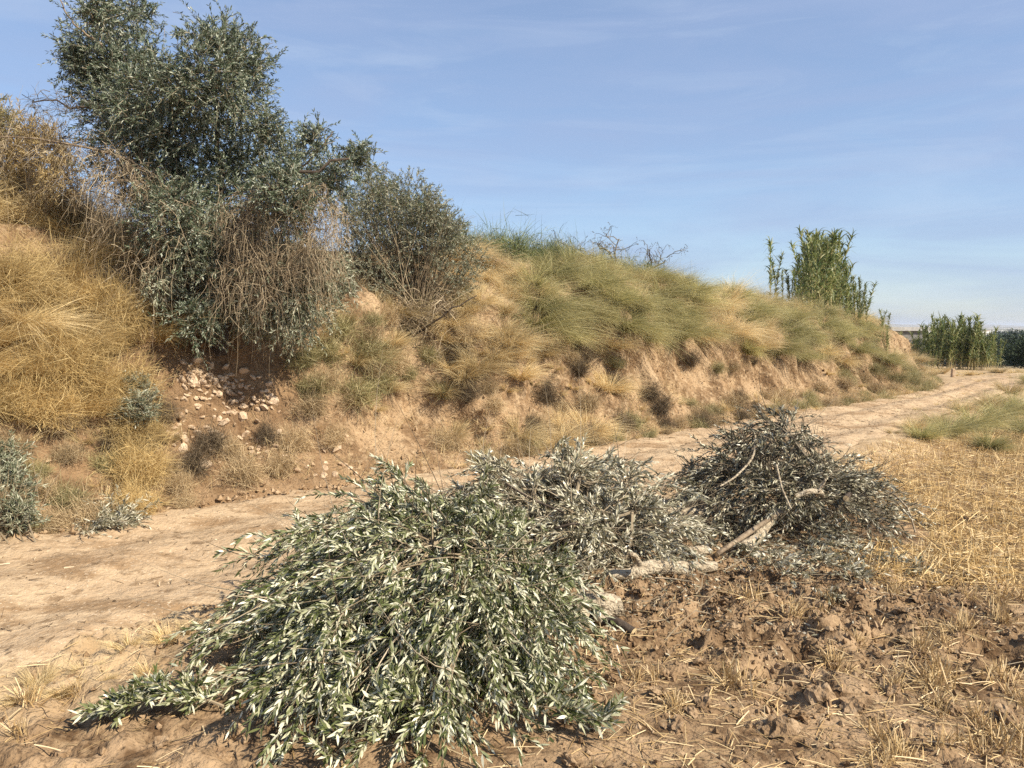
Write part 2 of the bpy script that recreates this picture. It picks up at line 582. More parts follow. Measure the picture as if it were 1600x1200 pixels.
# dips and humps of the trampled field: (px, py, radius, height)
DENTS = [(1570, 1018, .17, -.22), (1385, 995, .11, -.15), (1165, 962, .10, -.15), (1130, 1010, .08, -.12), (1480, 895, .12, -.08), (1260, 1020, .09, -.14),
         (1210, 1045, .09, -.15), (1075, 1000, .08, -.12), (1320, 1075, .12, .05), (1220, 1090, .10, -.05), (1430, 905, .10, -.10), (1100, 940, .09, -.10), (1010, 1010, .09, -.05),
         (1290, 985, .12, .06), (1200, 1000, .12, .06), (1400, 950, .14, .05), (1050, 960, .12, .05), (1540, 1050, .10, .05), (1160, 1030, .10, .06)]


def field_z(x, y):
    nd = near_dist(x, y)
    z = (fbm(x * .8, y * .8, 3, 3) - .5) * .07 * sstep(0, .6, np.abs(nd) + .2)
    # churned ground beside the heaps
    ch = np.exp(-(((x - 1.5) / 1.7) ** 2 + ((y - 4.75) / .95) ** 2) ** 1.5)
    ch = np.maximum(ch, .55 * sstep(.45, .62, fbm(x * 1.1 + 7, y * 1.1, 21, 3)))
    ch *= sstep(12, 8, y) * sstep(2.4, 2.8, y)
    big = fbm(x * 5.5, y * 5.5, 5, 4, .6)
    fine = fbm(x * 17, y * 17, 9, 3, .6)
    z += ch * ((np.abs(big - .5) * 2 - .25) * .20 + (fine - .5) * .075)
    z += (1 - ch) * sstep(14, 9, y) * (fbm(x * 2.2, y * 9, 31, 3) - .5) * .022
    for (px, py, r, h) in DENTS:
        c = onz(px, py)
        d2 = ((x - c[0]) ** 2 + (y - c[1]) ** 2) / r ** 2
        z += h * np.exp(-d2 ** 1.6)
    # the field lies a little lower than the road further along
    z -= .24 * sstep(.15, 1.3, nd) * sstep(2.0, 6.0, x) * sstep(60, 40, y)
    # under the road and the bank the sheet stays lower
    z = np.where(nd < 0, z - .10 * sstep(0, .25, -nd) - .0, z)
    far = np.hypot(x, y)
    z -= 5.0 * sstep(33, 120, far) + 22 * sstep(200, 1500, far)
    z += sstep(60, 400, far) * (fbm(x * .004, y * .004, 41, 4) - .45) * 14 * sstep(2600, 1200, far)
    z += sstep(1500, 3600, far) * (fbm(x * .0013 + 3, y * .0013, 43, 4)) * 42
    return z


def graded(lo, a, b, hi, step, grow):
    v = list(np.arange(a, b, step))
    s, p = step, v[-1]
    while p < hi:
        s *= grow
        p += s
        v.append(p)
    s, p, w = step, v[0], []
    while p > lo:
        s *= grow
        p -= s
        w.append(p)
    return np.array(w[::-1] + v)


gx = graded(-5500, -2.4, 4.2, 5500, .029, 1.055)
gy = graded(-5500, 2.7, 6.6, 5500, .029, 1.05)
GX, GY = np.meshgrid(gx, gy)
GZ = field_z(GX, GY)
nx_, ny_ = len(gx), len(gy)
ii = np.arange(nx_ * ny_).reshape(ny_, nx_)
gq = np.stack([ii[:-1, :-1], ii[:-1, 1:], ii[1:, 1:], ii[1:, :-1]], -1).reshape(-1, 4)
GD = near_dist(GX, GY)
GSAND = sstep(.95, .25, GD + (fbm(GX * 2.5, GY * 2.5, 33, 4) - .5) * .9 - .35 * sstep(0, 4, GX)) * sstep(60, 40, GY)
gm = MB().add(np.stack([GX, GY, GZ], -1), q=gq, a=GSAND)
# the near field is soil, the land beyond is dry farmland
ground = gm.obj('ground', M['soil_field'], smooth=True)
tag(ground, 'brown churned field soil running out to the dry plain', kind='structure')
gme = ground.data
gme.materials.append(M['far_land'])
cx = (GX[:-1, :-1] + GX[1:, 1:]).ravel() / 2
cy = (GY[:-1, :-1] + GY[1:, 1:]).ravel() / 2
gme.polygons.foreach_set('material_index', (np.hypot(cx, cy) > 60).astype(np.int32))


def gz(x, y):
    x, y = np.atleast_1d(np.asarray(x, float)), np.atleast_1d(np.asarray(y, float))
    i = np.clip(np.searchsorted(gx, x) - 1, 0, nx_ - 2)
    j = np.clip(np.searchsorted(gy, y) - 1, 0, ny_ - 2)
    fx, fy = (x - gx[i]) / (gx[i + 1] - gx[i]), (y - gy[j]) / (gy[j + 1] - gy[j])
    return (GZ[j, i] * (1 - fx) + GZ[j, i + 1] * fx) * (1 - fy) + (GZ[j + 1, i] * (1 - fx) + GZ[j + 1, i + 1] * fx) * fy


# road: a sheet between bank foot and field, with wheel tracks and ragged margins
tv = np.linspace(-.06, 1.06, 80)
RX = rf[:, None] * (1 - tv[None, :, None]) + rn[:, None] * tv[None, :, None]
x, y = RX[..., 0], RX[..., 1]
edge = np.minimum(tv + .06, 1.06 - tv)[None] * 2.6
rag = (fbm(x * 1.5, y * 1.5, 51, 4) - .5) * .55 + (fbm(x * 6, y * 6, 55, 3) - .5) * .25
rz = .045 * sstep(-.05, .35, edge + rag) - .035
track = np.exp(-((tv - .27) / .11) ** 2) + np.exp(-((tv - .72) / .11) ** 2)
rz = rz - .042 * track[None] * (.6 + .8 * fbm(x * .6, y * .6, 57, 2)) + (fbm(x * 2.4, y * 2.4, 58, 4) - .5) * .075 + .03 * np.exp(-((tv - .49) / .12) ** 2)[None]
rz += (fbm(x * 9, y * 9, 59, 3) - .5) * .026
rz += .06 * sstep(8, 16, y)
ii = np.arange(NR * 80).reshape(NR, 80)
rq = np.stack([ii[:-1, :-1], ii[:-1, 1:], ii[1:, 1:], ii[1:, :-1]], -1).reshape(-1, 4)
road = MB().add(np.stack([x, y, rz], -1), q=rq).obj('dirt_road', M['road_sand'], smooth=True)
tag(road, 'pale sandy dirt road curving along the bank', kind='structure')

# bank: foot to crest and a way back
UF = np.concatenate([np.linspace(-.3, 0, 6), np.linspace(0, 1.35, 104)[1:], np.linspace(1.35, 2.6, 14)[1:]])
pu = [-.3, -.02, .0, .18, .34, .44, .54, .70, 1.0, 1.25, 1.8, 2.6]
pz = [-.12, -.06, .0, .10, .22, .42, .62, .77, .95, 1.0, 1.03, 1.0]
prof = np.interp(UF, pu, pz)
k = np.ones(7) / 7
prof[6:108] = np.convolve(np.pad(prof[6:108], 3, 'edge'), k, 'valid')
sA, uA = np.meshgrid(FS, UF, indexing='ij')
colpx = proj(np.column_stack([FC, np.zeros(NS)]))[0]
UA = uA * FW[:, None]
zA = prof[None] * FH[:, None]
msk = sstep(.03, .3, uA) * sstep(1.6, 1.0, uA)
gul = np.abs(fbm(sA * 1.0 + fbm(sA * .7, UA * 1.2, 63, 2) * 1.4, UA * .35, 61, 3) - .5) * 2
out_ = (gul - .28) * .95 * msk * sstep(200, 620, colpx)[:, None] + (fbm(sA * .8, UA * .9, 67, 4) - .5) * .5 * msk
out_ += (fbm(sA * 5, UA * 5, 69, 4) - .5) * .2 * sstep(.0, .1, uA)
zj = (fbm(sA * .9, UA * .9, 71, 3) - .5) * .3 * sstep(.3, .9, uA) + (fbm(sA * 7, UA * 7, 73, 3) - .5) * .06 * sstep(0, .1, uA)
ox = UA - out_ * .8
BP = np.stack([FC[:, None, 0] + FN[:, None, 0] * ox, FC[:, None, 1] + FN[:, None, 1] * ox, zA + zj + out_ * .3], -1)
nU = len(UF)
ii = np.arange(NS * nU).reshape(NS, nU)
bq = np.stack([ii[:-1, :-1], ii[1:, :-1], ii[1:, 1:], ii[:-1, 1:]], -1).reshape(-1, 4)
BBROWN = sstep(620, 480, colpx)[:, None] * (.55 + .45 * sstep(.45, .55, fbm(sA * .9, UA * 1.2, 75, 3))) * sstep(1.2, .9, uA)
bank = MB().add(BP, q=bq, a=BBROWN).obj('earth_bank', M['bank_soil'], smooth=True)
tag(bank, 'eroded sandy earth bank beside the dirt road', kind='structure')
BVH = BVHTree.FromPolygons([Vector(p) for p in BP.reshape(-1, 3)], [tuple(q) for q in bq.tolist()])
BPX, BPY = proj(BP)


def hit(px, py):
    """the point of the bank seen at that place, or None"""
    d = ray(px, py)
    r = BVH.ray_cast(Vector((0, 0, EYE)), Vector(d))
    if r[0] is None:
        return None
    n = r[1] if r[1].z > -0.2 else -r[1]
    return np.array(r[0]), np.array(n)


def bank_down(x, y, zt=8.0):
    r = BVH.ray_cast(Vector((x, y, zt)), Vector((0, 0, -1)))
    return None if r[0] is None else r[0].z


def on_bank(s_i, u):
    j = np.clip(np.interp(u, UF, np.arange(nU)), 0, nU - 1)
    j0 = int(j)
    f = j - j0
    return BP[s_i, j0] * (1 - f) + BP[s_i, min(j0 + 1, nU - 1)] * f


def crest(px, u=1.05):
    """point on the bank's top (u times its width) under that column of the photograph"""
    j = int(np.argmin(np.abs(UF - u)))
    s0, s1 = 60, int(NS * .86)
    k_ = s0 + int(np.argmin(np.abs(BPX[s0:s1, j] - px)))
    return BP[k_, j].copy(), k_


def downhill(p):
    k_ = int(np.argmin(((FC - p[:2]) ** 2).sum(1)))
    return math.atan2(-FN[k_, 1], -FN[k_, 0])


print('terrain', round(time.time() - T0, 1))
# ------------------------------------------------------------------ cut olive heaps
def dome(lobes):
    def f(x, y):
        z = np.zeros_like(x)
        for (cx_, cy_, rx, ry, a, h, e) in lobes:
            dx, dy = x - cx_, y - cy_
            u, v = dx * math.cos(a) + dy * math.sin(a), -dx * math.sin(a) + dy * math.cos(a)
            r2 = (u / rx) ** 2 + (v / ry) ** 2
            z = np.maximum(z, h * np.clip(1 - r2, 0, 1) ** e)
        return z
    return f


def make_heap(name, label, group, f, starts, ends, leaf, wood, seed, ntw, tl, nodes, ll, lw, r0=.012, bare=0, keep=1.0, up=.25, kz=(.5, 1.02), grav=.35):
    g = np.random.default_rng(seed)
    c = np.mean([e[:2] for e in ends], axis=0)
    root = empty(name, (c[0], c[1], 0), label, 'branch pile', group)
    off = np.array([c[0], c[1], 0])
    for k, e in enumerate(ends):
        s = starts[k % len(starts)]
        t = np.linspace(0, 1, 14)
        p = np.zeros((14, 3))
        wob = g.normal(size=2) * .12
        for ax in range(2):
            p[:, ax] = s[ax] + (e[ax] - s[ax]) * t + np.sin(t * math.pi) * wob[ax]
        kk = g.uniform(*kz)
        hm = f(p[:, 0], p[:, 1]) * kk
        z0 = s[2] if len(s) > 2 else .1
        p[:, 2] = np.maximum(hm, z0 * (1 - t) ** 2) + .03 + gz(p[:, 0], p[:, 1])
        p[:, 2] = np.convolve(np.pad(p[:, 2], 2, 'edge'), [.1, .2, .4, .2, .1], 'valid')
        b = empty('bough', (0, 0, 0), None, None)
        b.parent = root
        ms, ml = MB(), MB()
        pl = p - off
        tubes(ms, pl[None], r0 * (1.15 - t)[None] * g.uniform(.7, 1.3), sides=5)
        tan = nrm(np.gradient(pl, axis=0))
        # side shoots in two generations, then leafy twigs
        n1 = max(4, ntw // 4)
        ti = g.uniform(.15, .98, n1) * 13
        i0 = ti.astype(int)
        b0 = pl[i0] * (1 - (ti - i0))[:, None] + pl[np.minimum(i0 + 1, 13)] * (ti - i0)[:, None]
        d0 = nrm(tan[i0] * .7 + g.normal(size=(n1, 3)) * .55 + [0, 0, up])
        L0 = g.uniform(.25, .5, n1) * tl / .3
        tt = np.linspace(0, 1, 6)
        side = b0[:, None] + d0[:, None] * (L0[:, None] * tt)[..., None]
        side[..., 2] -= (grav * L0)[:, None] * tt ** 2
        wz = gz(side[..., 0].ravel() + off[0], side[..., 1].ravel() + off[1]).reshape(side.shape[:2])
        side[..., 2] = np.maximum(side[..., 2], wz + .015)
        tubes(ms, side, r0 * .35 * (1.2 - tt)[None], sides=4)
        # anchors along the stem and the side shoots
        ia = g.integers(0, n1, ntw)
        ja = g.integers(1, 6, ntw)
        anc = side[ia, ja]
        dirs = nrm(d0[ia] * .95 + g.normal(size=(ntw, 3)) * .32 + [0, 0, up] + tan[i0[ia]] * .3)
        Lt = tl * g.uniform(.6, 1.25, ntw)
        # keep tips above ground
        tipz = anc[:, 2] + dirs[:, 2] * Lt - grav * Lt
        low = tipz < .02
        dirs[low, 2] = np.abs(dirs[low, 2]) * .3 + .12
        dirs = nrm(dirs)
        nb = int(ntw * bare)
        twigs(ms, ml, anc[nb:], dirs[nb:], Lt[nb:], nodes, ll, lw, droop=grav, r=.0022, g=g, keep=keep, spread=.38)
        if nb:
            tq = np.linspace(0, 1, 6)
            cu = g.normal(size=(nb, 3)) * .35
            bp = anc[:nb, None] + (dirs[:nb, None] * tq[:, None] + cu[:, None] * (tq ** 2)[:, None]) * (Lt[:nb] * 1.7)[:, None, None]
            bp[..., 2] = np.maximum(bp[..., 2], .02)
            tubes(ms, bp, .0034 * (1.15 - tq)[None], sides=3)
        o = ml.obj('leaves', M[leaf], b)
        tag(o, kind='stuff')
        ms.obj('stem', M[wood], b)
    return root


def ring(c, rx, ry, a0, a1, n, g, jit=.1):
    out = []
    for k in range(n):
        a = R(a0 + (a1 - a0) * (k + .5) / n) + g.normal() * .12
        q = g.uniform(.82, 1.08)
        out.append((c[0] + rx * math.cos(a) * q, c[1] + ry * math.sin(a) * q))
    return out


g1 = np.random.default_rng(11)
HA = dome([(-.50, 4.15, .80, .90, 0, .62, .60), (-.20, 3.65, .62, .55, 0, .38, .7), (-.82, 4.35, .42, .5, 0, .64, .5)])
endsA = ring((-.53, 4.08), .68, .82, 60, 330, 24, g1) + ring((-.46, 3.95), .42, .5, 90, 340, 10, g1) + [(.04, 3.5), (-.08, 3.35), (-.28, 3.25), (-.48, 3.2), (.06, 3.72), (-.65, 3.35), (-.98, 3.7)]
make_heap('branch_heap', 'big heap of freshly cut olive branches with green and silvery leaves on the mud', None, HA,
          [(.2, 4.95, .25), (.08, 5.1, .3), (.02, 4.7, .2), (-.3, 4.4, .45)], endsA, 'olive_fresh', 'twig', 21, 70, .30, 17, .054, .0105, r0=.015, bare=.10, up=.04, grav=.52)
g1 = np.random.default_rng(12)
HB = dome([(.30, 6.15, 1.0, .75, 0, .60, .6), (1.0, 6.0, .55, .5, 0, .48, .6), (-.05, 5.95, .6, .55, 0, .66, .6)])
endsB = ring((.3, 6.05), .92, .68, 0, 360, 20, g1) + ring((.35, 6.0), .5, .4, 0, 360, 8, g1)
make_heap('branch_heap', 'middle heap of cut olive branches with dull silvery wilted leaves above the pale log', None, HB,
          [(.7, 5.55, .2), (.4, 5.5, .25), (.9, 5.7, .2), (.2, 6.0, .4)], endsB, 'olive_wilt', 'twig', 22, 64, .26, 13, .056, .0115, r0=.011, bare=.2, up=.12, grav=.42)
g1 = np.random.default_rng(13)
HC = dome([(2.45, 6.95, 1.15, .95, 0, .62, .9), (2.38, 6.95, .6, .55, 0, .92, .9), (2.95, 6.75, .7, .6, 0, .42, .6), (1.8, 6.9, .5, .5, 0, .36, .6)])
endsC = ring((2.45, 6.9), 1.02, .85, 0, 360, 20, g1) + ring((2.4, 6.9), .5, .5, 0, 360, 14, g1)
make_heap('branch_heap', 'dark dried heap of olive cuttings with a tangle of bare twigs beside the stubble', None, HC,
          [(2.2, 6.5, .3), (2.6, 6.6, .4), (2.4, 6.9, .6), (2.0, 6.6, .2)], endsC, 'olive_dry', 'twig_dark', 23, 62, .22, 10, .050, .0115, r0=.011, bare=.34, keep=.85, up=.1, grav=.4)


def lying_spray(name, label, group, p0, p1, leaf, wood, seed, ntw=26, tl=.2, nodes=11, ll=.06, lw=.012, z=.03, arch=.05):
    g = np.random.default_rng(seed)
    p0, p1 = np.array(p0, float), np.array(p1, float)
    root = empty(name, (p0[0], p0[1], float(gz(p0[0], p0[1])[0])), label, 'branch', group)
    off = np.array(root.location)
    t = np.linspace(0, 1, 10)
    p = p0[None] * (1 - t)[:, None] + p1[None] * t[:, None]
    w = g.normal(size=2) * .06
    p[:, 0] += np.sin(t * 3.1) * w[0]
    p[:, 1] += np.sin(t * 3.1) * w[1]
    p[:, 2] = gz(p[:, 0], p[:, 1]) + z + np.sin(t * math.pi) * arch
    p = p - off
    ms, ml = MB(), MB()
    tubes(ms, p[None], .006 * (1.15 - t)[None], sides=5)
    tan = nrm(np.gradient(p, axis=0))
    i = g.integers(1, 10, ntw)
    d = g.normal(size=(ntw, 3)) * [.7, .7, .25] + tan[i] * .9
    d[:, 2] = np.abs(d[:, 2]) + .1
    twigs(ms, ml, p[i], nrm(d), tl * g.uniform(.6, 1.2, ntw), nodes, ll, lw, droop=.12, r=.0018, g=g)
    tag(ml.obj('leaves', M[leaf], root), kind='stuff')
    ms.obj('stem', M[wood], root)
    return root


def O(px, py):
    return onz(px, py)


a_, b_ = O(350, 1120), O(185, 1128)
lying_spray('olive_branch', 'leafy olive branch lying flat on the mud, reaching out from the big heap', None, a_, b_, 'olive_fresh', 'twig', 31, 64, .15, 10, .055, z=.04, arch=.06)
a_, b_ = O(690, 1150), O(520, 1195)
lying_spray('olive_branch', 'leafy olive branch drooping over the front foot of the big heap', None, a_, b_, 'olive_fresh', 'twig', 32, 34, .2, 11, arch=.16)
a_, b_ = O(800, 1120), O(930, 1150)
lying_spray('olive_branch', 'small leafy olive branch lying at the heap foot beside the churned soil', None, a_, b_, 'olive_fresh', 'twig', 33, 24, .18, 10, arch=.06)
a_, b_ = O(1130, 860), O(1330, 905)
lying_spray('olive_branch', 'wilted olive branch with grey leaves spread before the dried heap', None, a_, b_, 'olive_wilt', 'twig_dark', 34, 44, .2, 10, .052)
a_, b_ = O(1240, 855), O(1420, 885)
lying_spray('olive_branch', 'wilted olive branch trailing from the dried heap towards the stubble', None, a_, b_, 'olive_wilt', 'twig_dark', 35, 34, .18, 9, .05)
a_, b_ = O(1180, 880), O(1290, 935)
lying_spray('olive_branch', 'thin olive twig with few grey leaves dropped on the churned soil', None, a_, b_, 'olive_wilt', 'twig_dark', 36, 22, .16, 7, .05)
# cuttings dumped under the bank
for k, (p, q, lb) in enumerate([((40, 812), (-70, 770), 'silvery olive cutting propped against the bank under the golden grass'),
                                ((55, 842), (-30, 815), 'silvery olive cutting lying on the verge below the golden grass'),
                                ((225, 808), (140, 812), 'grey olive cutting lying low at the road edge among dry weeds'),
                                ((110, 832), (190, 822), 'grey olive twigs dropped on the dry weeds at the bank foot')]):
    lying_spray('olive_cutting', lb, None, O(*p), O(*q), 'olive_silver' if k < 2 else 'olive_wilt', 'twig', 41 + k, 60, .30, 11, .06, .012, z=.06, arch=.45 if k == 0 else .3 if k == 1 else .08)


# ------------------------------------------------------------------ sawn wood
def log(name, label, pts, rad, mat='log_bark', group=None, seed=1, sides=14, lump=.12, ends=(True, True), cat='log', sink=.25, forks=()):
    g = np.random.default_rng(seed)
    pts = np.array(pts, float)
    t0 = np.linspace(0, 1, len(pts))
    t = np.linspace(0, 1, 18)
    p = np.stack([np.interp(t, t0, pts[:, k]) for k in range(3)], 1)
    for _ in range(2):
        p[1:-1] = (p[:-2] + 2 * p[1:-1] + p[2:]) / 4
    r = np.interp(t, np.linspace(0, 1, len(rad)), rad)
    c = p.mean(0)
    root = empty(name, (c[0], c[1], p[:, 2].min()), label, cat, group)
    off = np.array(root.location)
    p = p - off
    m = MB()
    T = nrm(np.gradient(p, axis=0))
    A = nrm(np.cross(T, [0.05, 0.1, 1]))
    B = np.cross(T, A)
    ang = np.arange(sides) * 2 * math.pi / sides
    nz_ = 1 + lump * 2 * (fbm(np.cos(ang)[None] * 1.3 + t[:, None] * 6 + seed, np.sin(ang)[None] * 1.3 + t[:, None] * 4, seed, 3) - .5)
    v = p[:, None] + (A[:, None] * np.cos(ang)[:, None] + B[:, None] * np.sin(ang)[:, None]) * (r[:, None] * nz_)[..., None]
    ii = np.arange(18 * sides).reshape(18, sides)
    nx = np.roll(ii, -1, 1)
    m.add(v, q=np.stack([ii[:-1], nx[:-1], nx[1:], ii[1:]], -1))
    body = m.obj('bark', M[mat], root, smooth=True)
    for e, (i, sgn) in enumerate(((0, -1), (17, 1))):
        if not ends[e]:
            continue
        cm = MB()
        rim = v[i] * .97 + p[i] * .03 + T[i] * sgn * .002
        cen = p[i] + T[i] * sgn * .003
        idx = np.arange(sides)
        tri = np.stack([idx, np.roll(idx, -1), np.full(sides, sides)], 1)
        cm.add(np.vstack([rim, cen]), t=tri if sgn > 0 else tri[:, ::-1])
        # a slightly domed end behind the cut closes the bark
        cm.obj('cut_face', M['cut_wood'], root)
    for (q, rr) in forks:
        fm = MB()
        q = np.array(q, float) - off
        tt = np.linspace(0, 1, 8)
        fp = np.stack([np.interp(tt, np.linspace(0, 1, len(q)), q[:, k]) for k in range(3)], 1)
        tubes(fm, fp[None], (rr * (1.1 - .3 * tt))[None], sides=8)
        fe = fp[-1] + nrm(fp[-1] - fp[-2]) * rr * .3
        n_ = 8 * 8
        fm.v[-1] = np.vstack([fm.v[-1], fe.astype(np.float32)])
        fm.a[-1] = np.append(fm.a[-1], 1).astype(np.float32)
        last = np.arange(56, 64)
        fm.t.append(np.stack([last, np.roll(last, -1), np.full(8, 64)], 1))
        fm.n += 1
        fm.obj('side_stub', M[mat], root, smooth=True)
    return root


def P3(px, py, z):
    d = onz(px, py, z)
    return d + [0, 0, float(gz(d[0], d[1])[0])]


log('olive_log', 'thick pale olive log lying between the heaps on churned soil',
    [P3(945, 895, .045), P3(985, 895, .045), P3(1020, 887, .055), P3(1060, 885, .04), P3(1118, 881, .035)], [.040, .046, .055, .048, .038], seed=3, lump=.3,
    forks=[([P3(1000, 888, .1), P3(992, 872, .18), P3(985, 862, .24)], .02)])
log('olive_stump', 'gnarled pale olive stump piece at the foot of the big heap',
    [P3(893, 948, .05), P3(918, 938, .09), P3(945, 940, .09), P3(972, 945, .07)], [.045, .08, .085, .05], seed=5, lump=.55, sides=20,
    forks=[([P3(910, 950, .06), P3(903, 968, .03), P3(900, 984, .02)], .045), ([P3(938, 958, .05), P3(945, 970, .03)], .04)], cat='stump')
log('branch_stub', 'short dark sawn branch lying beside the gnarled stump',
    [P3(940, 966, .035), P3(962, 975, .03), P3(990, 985, .03)], [.030, .030, .028], mat='dark_bark', seed=7, sides=10, lump=.08)
log('olive_log', 'short sawn olive piece with a pale end before the dried heap',
    [P3(1075, 862, .05), P3(1105, 858, .05)], [.043, .040], seed=8, sides=12)
log('olive_limb', 'pale olive limb with a sawn end leaning up into the dried heap',
    [P3(1160, 858, .05), P3(1185, 838, .10), P3(1205, 808, .2), P3(1235, 788, .28)], [.050, .042, .036, .03], seed=9, sides=12)
log('olive_limb', 'slender dark olive limb lying across the front of the dried heap',
    [P3(1120, 868, .05), P3(1165, 835, .13), P3(1215, 800, .26)], [.018, .022, .018], mat='bark', seed=10, sides=8)
log('olive_log', 'pale olive log poking out behind the middle heap towards the dried heap',
    [P3(1040, 800, .16), P3(1068, 802, .14), P3(1100, 803, .12)], [.045, .046, .04], seed=12, sides=12)
HZ = .5
p1 = at(1243, 776, 6.1)
p2 = at(1264, 767, 6.1)
p3 = at(1281, 768, 6.15)
log('forked_branch', 'small pale forked branch with a sawn end stuck in the dried heap', [p1, p2, p3, at(1286, 776, 6.3)], [.02, .022, .024, .02], seed=13, sides=9,
    forks=[([at(1279, 767, 6.12), at(1286, 756, 6.12), at(1290, 749, 6.1)], .013)], cat='branch')
log('sawn_branch', 'dark branch with a round pale sawn end jutting from the dried heap', [at(1322, 779, 6.05), at(1326, 772, 6.4), at(1335, 765, 6.8)], [.024, .022, .02], mat='dark_bark', seed=14, sides=10, cat='branch')
for (pp, lb) in (([at(1360, 758, 6.7), at(1395, 770, 6.6), at(1420, 795, 6.5), at(1430, 832, 6.42)], 'thin bent branch arching over the stubble side of the dried heap'),
                 ([at(1180, 680, 6.9), at(1178, 715, 6.45), at(1150, 745, 6.25), at(1125, 760, 6.2)], 'pale thin branch curving down the face of the dried heap'),
                 ([at(1225, 680, 6.7), at(1260, 676, 6.7), at(1285, 690, 6.75)], 'pale thin branch lying over the top of the dried heap'),
                 ([at(1213, 725, 6.3), at(1222, 765, 6.1), at(1236, 795, 6.0)], 'pale forked twig hanging down the front of the dried heap'),
                 ([at(790, 755, 5.6), at(830, 780, 5.5), at(880, 800, 5.4)], 'dark bent branch crossing the face of the middle heap'),
                 ([at(868, 825, 5.2), at(895, 818, 5.2), at(915, 821, 5.25)], 'short dark stick lying on the face of the middle heap')):
    log('bare_branch', lb, pp, [.009, .009, .007], mat='dark_bark' if 'dark' in lb and 'pale' not in lb and 'thin' not in lb else 'log_bark', seed=len(lb), sides=6, ends=(False, False), cat='branch')

print('heaps', round(time.time() - T0, 1))
# ------------------------------------------------------------------ grasses
def tussock_mesh(name, seed, n, L, spread, lean, droop, mat, w=.005, base=.12, nseg=4):
    """long arching blades from one crown; local +X is downhill"""
    g = np.random.default_rng(seed)
    m = MB()
    nl = max(8, n // 26)                                # blades hang together in locks
    k = g.integers(0, nl, n)
    al = g.random(nl) * 2 * math.pi
    sl, ll_ = spread * g.random(nl) ** .7, g.uniform(.55, 1.1, nl)
    cl = np.stack([np.cos(al) * .3 + lean * .7, np.sin(al) * .3, np.zeros(nl)], 1) + g.normal(size=(nl, 3)) * [.16, .16, .08]
    a = al[k] + g.normal(size=n) * .16
    r = np.sqrt(g.random(n)) * base
    P = np.stack([r * np.cos(a), r * np.sin(a), g.random(n) * .04 - .06], 1)
    D = np.stack([np.cos(a) * sl[k] + lean, np.sin(a) * sl[k], np.ones(n)], 1) + g.normal(size=(n, 3)) * .05
    curl = cl[k] + g.normal(size=(n, 3)) * .05
    L = L * ll_[k]
    stray = g.random(n) < .18
    D[stray] += g.normal(size=(stray.sum(), 3)) * .3
    ribbons(m, P, nrm(D), L * g.uniform(.45, 1.1, n), w * g.uniform(.7, 1.3, n), droop * g.uniform(.5, 1.4, n), nseg, curl=curl, g=g)
    return m.mesh(name, M[mat])


def fluff_mesh(name, seed, n, rad, h, mat, w=.004, L=.22, lean=.1):
    """dense fine dry weed: short stalks at all heights of a rounded mass, wiry stems below"""
    g = np.random.default_rng(seed)
    m = MB()
    nc = 9                                              # uneven sub-clumps, no smooth dome
    cc = rdir(nc, .3, g) * g.uniform(.2, .75, nc)[:, None]
    cc[:, 2] = np.abs(cc[:, 2]) * g.uniform(.5, 1.2, nc)
    kc = g.integers(0, nc, n)
    q = cc[kc] + g.normal(size=(n, 3)) * (.12 + .22 * g.random(nc))[kc][:, None]
    P = np.stack([q[:, 0] * rad, q[:, 1] * rad, np.abs(q[:, 2]) * h], 1)
    D = nrm(cc[kc] * .6 + g.normal(size=(n, 3)) * .7 + [lean, 0, .5])
    Ln = L * g.uniform(.4, 1.3, n)
    out = g.random(n) < .05
    Ln[out] *= 1.9
    D[out] = nrm(D[out] + [0, 0, .8])
    ribbons(m, P, D, Ln, w * g.uniform(.6, 1.3, n), .25 * g.random(n), 3, g=g, curl=g.normal(size=(n, 3)) * .14)
    k = n // 6
    B = np.stack([g.normal(size=k) * rad * .3, g.normal(size=k) * rad * .3, np.full(k, -.05)], 1)
    ribbons(m, B, nrm(P[:k] - B), np.linalg.norm(P[:k] - B, axis=1), w * 1.2, 0, 2, g=g)
    return m.mesh(name, M[mat])


TM = {
    'green': [tussock_mesh('tussock_green', 100 + k, 1500, .92, .95, .20, .52, 'tussock_green') for k in range(4)],
    'straw': [tussock_mesh('tussock_straw', 110 + k, 1100, .8, .95, .16, .42, 'tussock_straw') for k in range(4)],
    'tuft': [tussock_mesh('tuft_straw', 120 + k, 420, .34, .8, .12, .35, 'tussock_straw', .004, .09, 3) for k in range(4)],
    'brown': [fluff_mesh('weed_brown', 130 + k, 1500, .30, .26, 'grass_brown', .0042, .16) for k in range(3)],
    'dark': [fluff_mesh('weed_dark', 140 + k, 1100, .28, .30, 'grass_dark', .0045, .2) for k in range(3)],
    'gold': [fluff_mesh('gold_grass', 150 + k, 4200, .50, .55, 'grass_gold', .0048, .28, .2) for k in range(3)],
    'goldtall': [tussock_mesh('gold_tall', 160 + k, 1000, .85, .7, .12, .30, 'grass_gold', .005, .3) for k in range(3)],
    'low': [fluff_mesh('weed_green', 170 + k, 1300, .30, .25, 'weed_green', .004, .17) for k in range(3)],
    'grey': [fluff_mesh('grey_scrub', 180 + k, 2200, .50, .50, 'tussock_straw', .004, .3) for k in range(2)],
}
cnt = {}


def plant(name, kind, p, sc, rz, label, cat, group, n=None, zs=1.0, tilt=0.0):
    """one plant rooted at p; tilt leans it along its local +X (downhill)"""
    k = cnt.get(kind, 0)
    cnt[kind] = k + 1
    o = link(name, TM[kind][k % len(TM[kind])])
    o.location = p
    o.rotation_euler = (0, tilt, rz)
    o.scale = (sc, sc, sc * zs)
    return tag(o, label, cat, group)


g2 = np.random.default_rng(77)


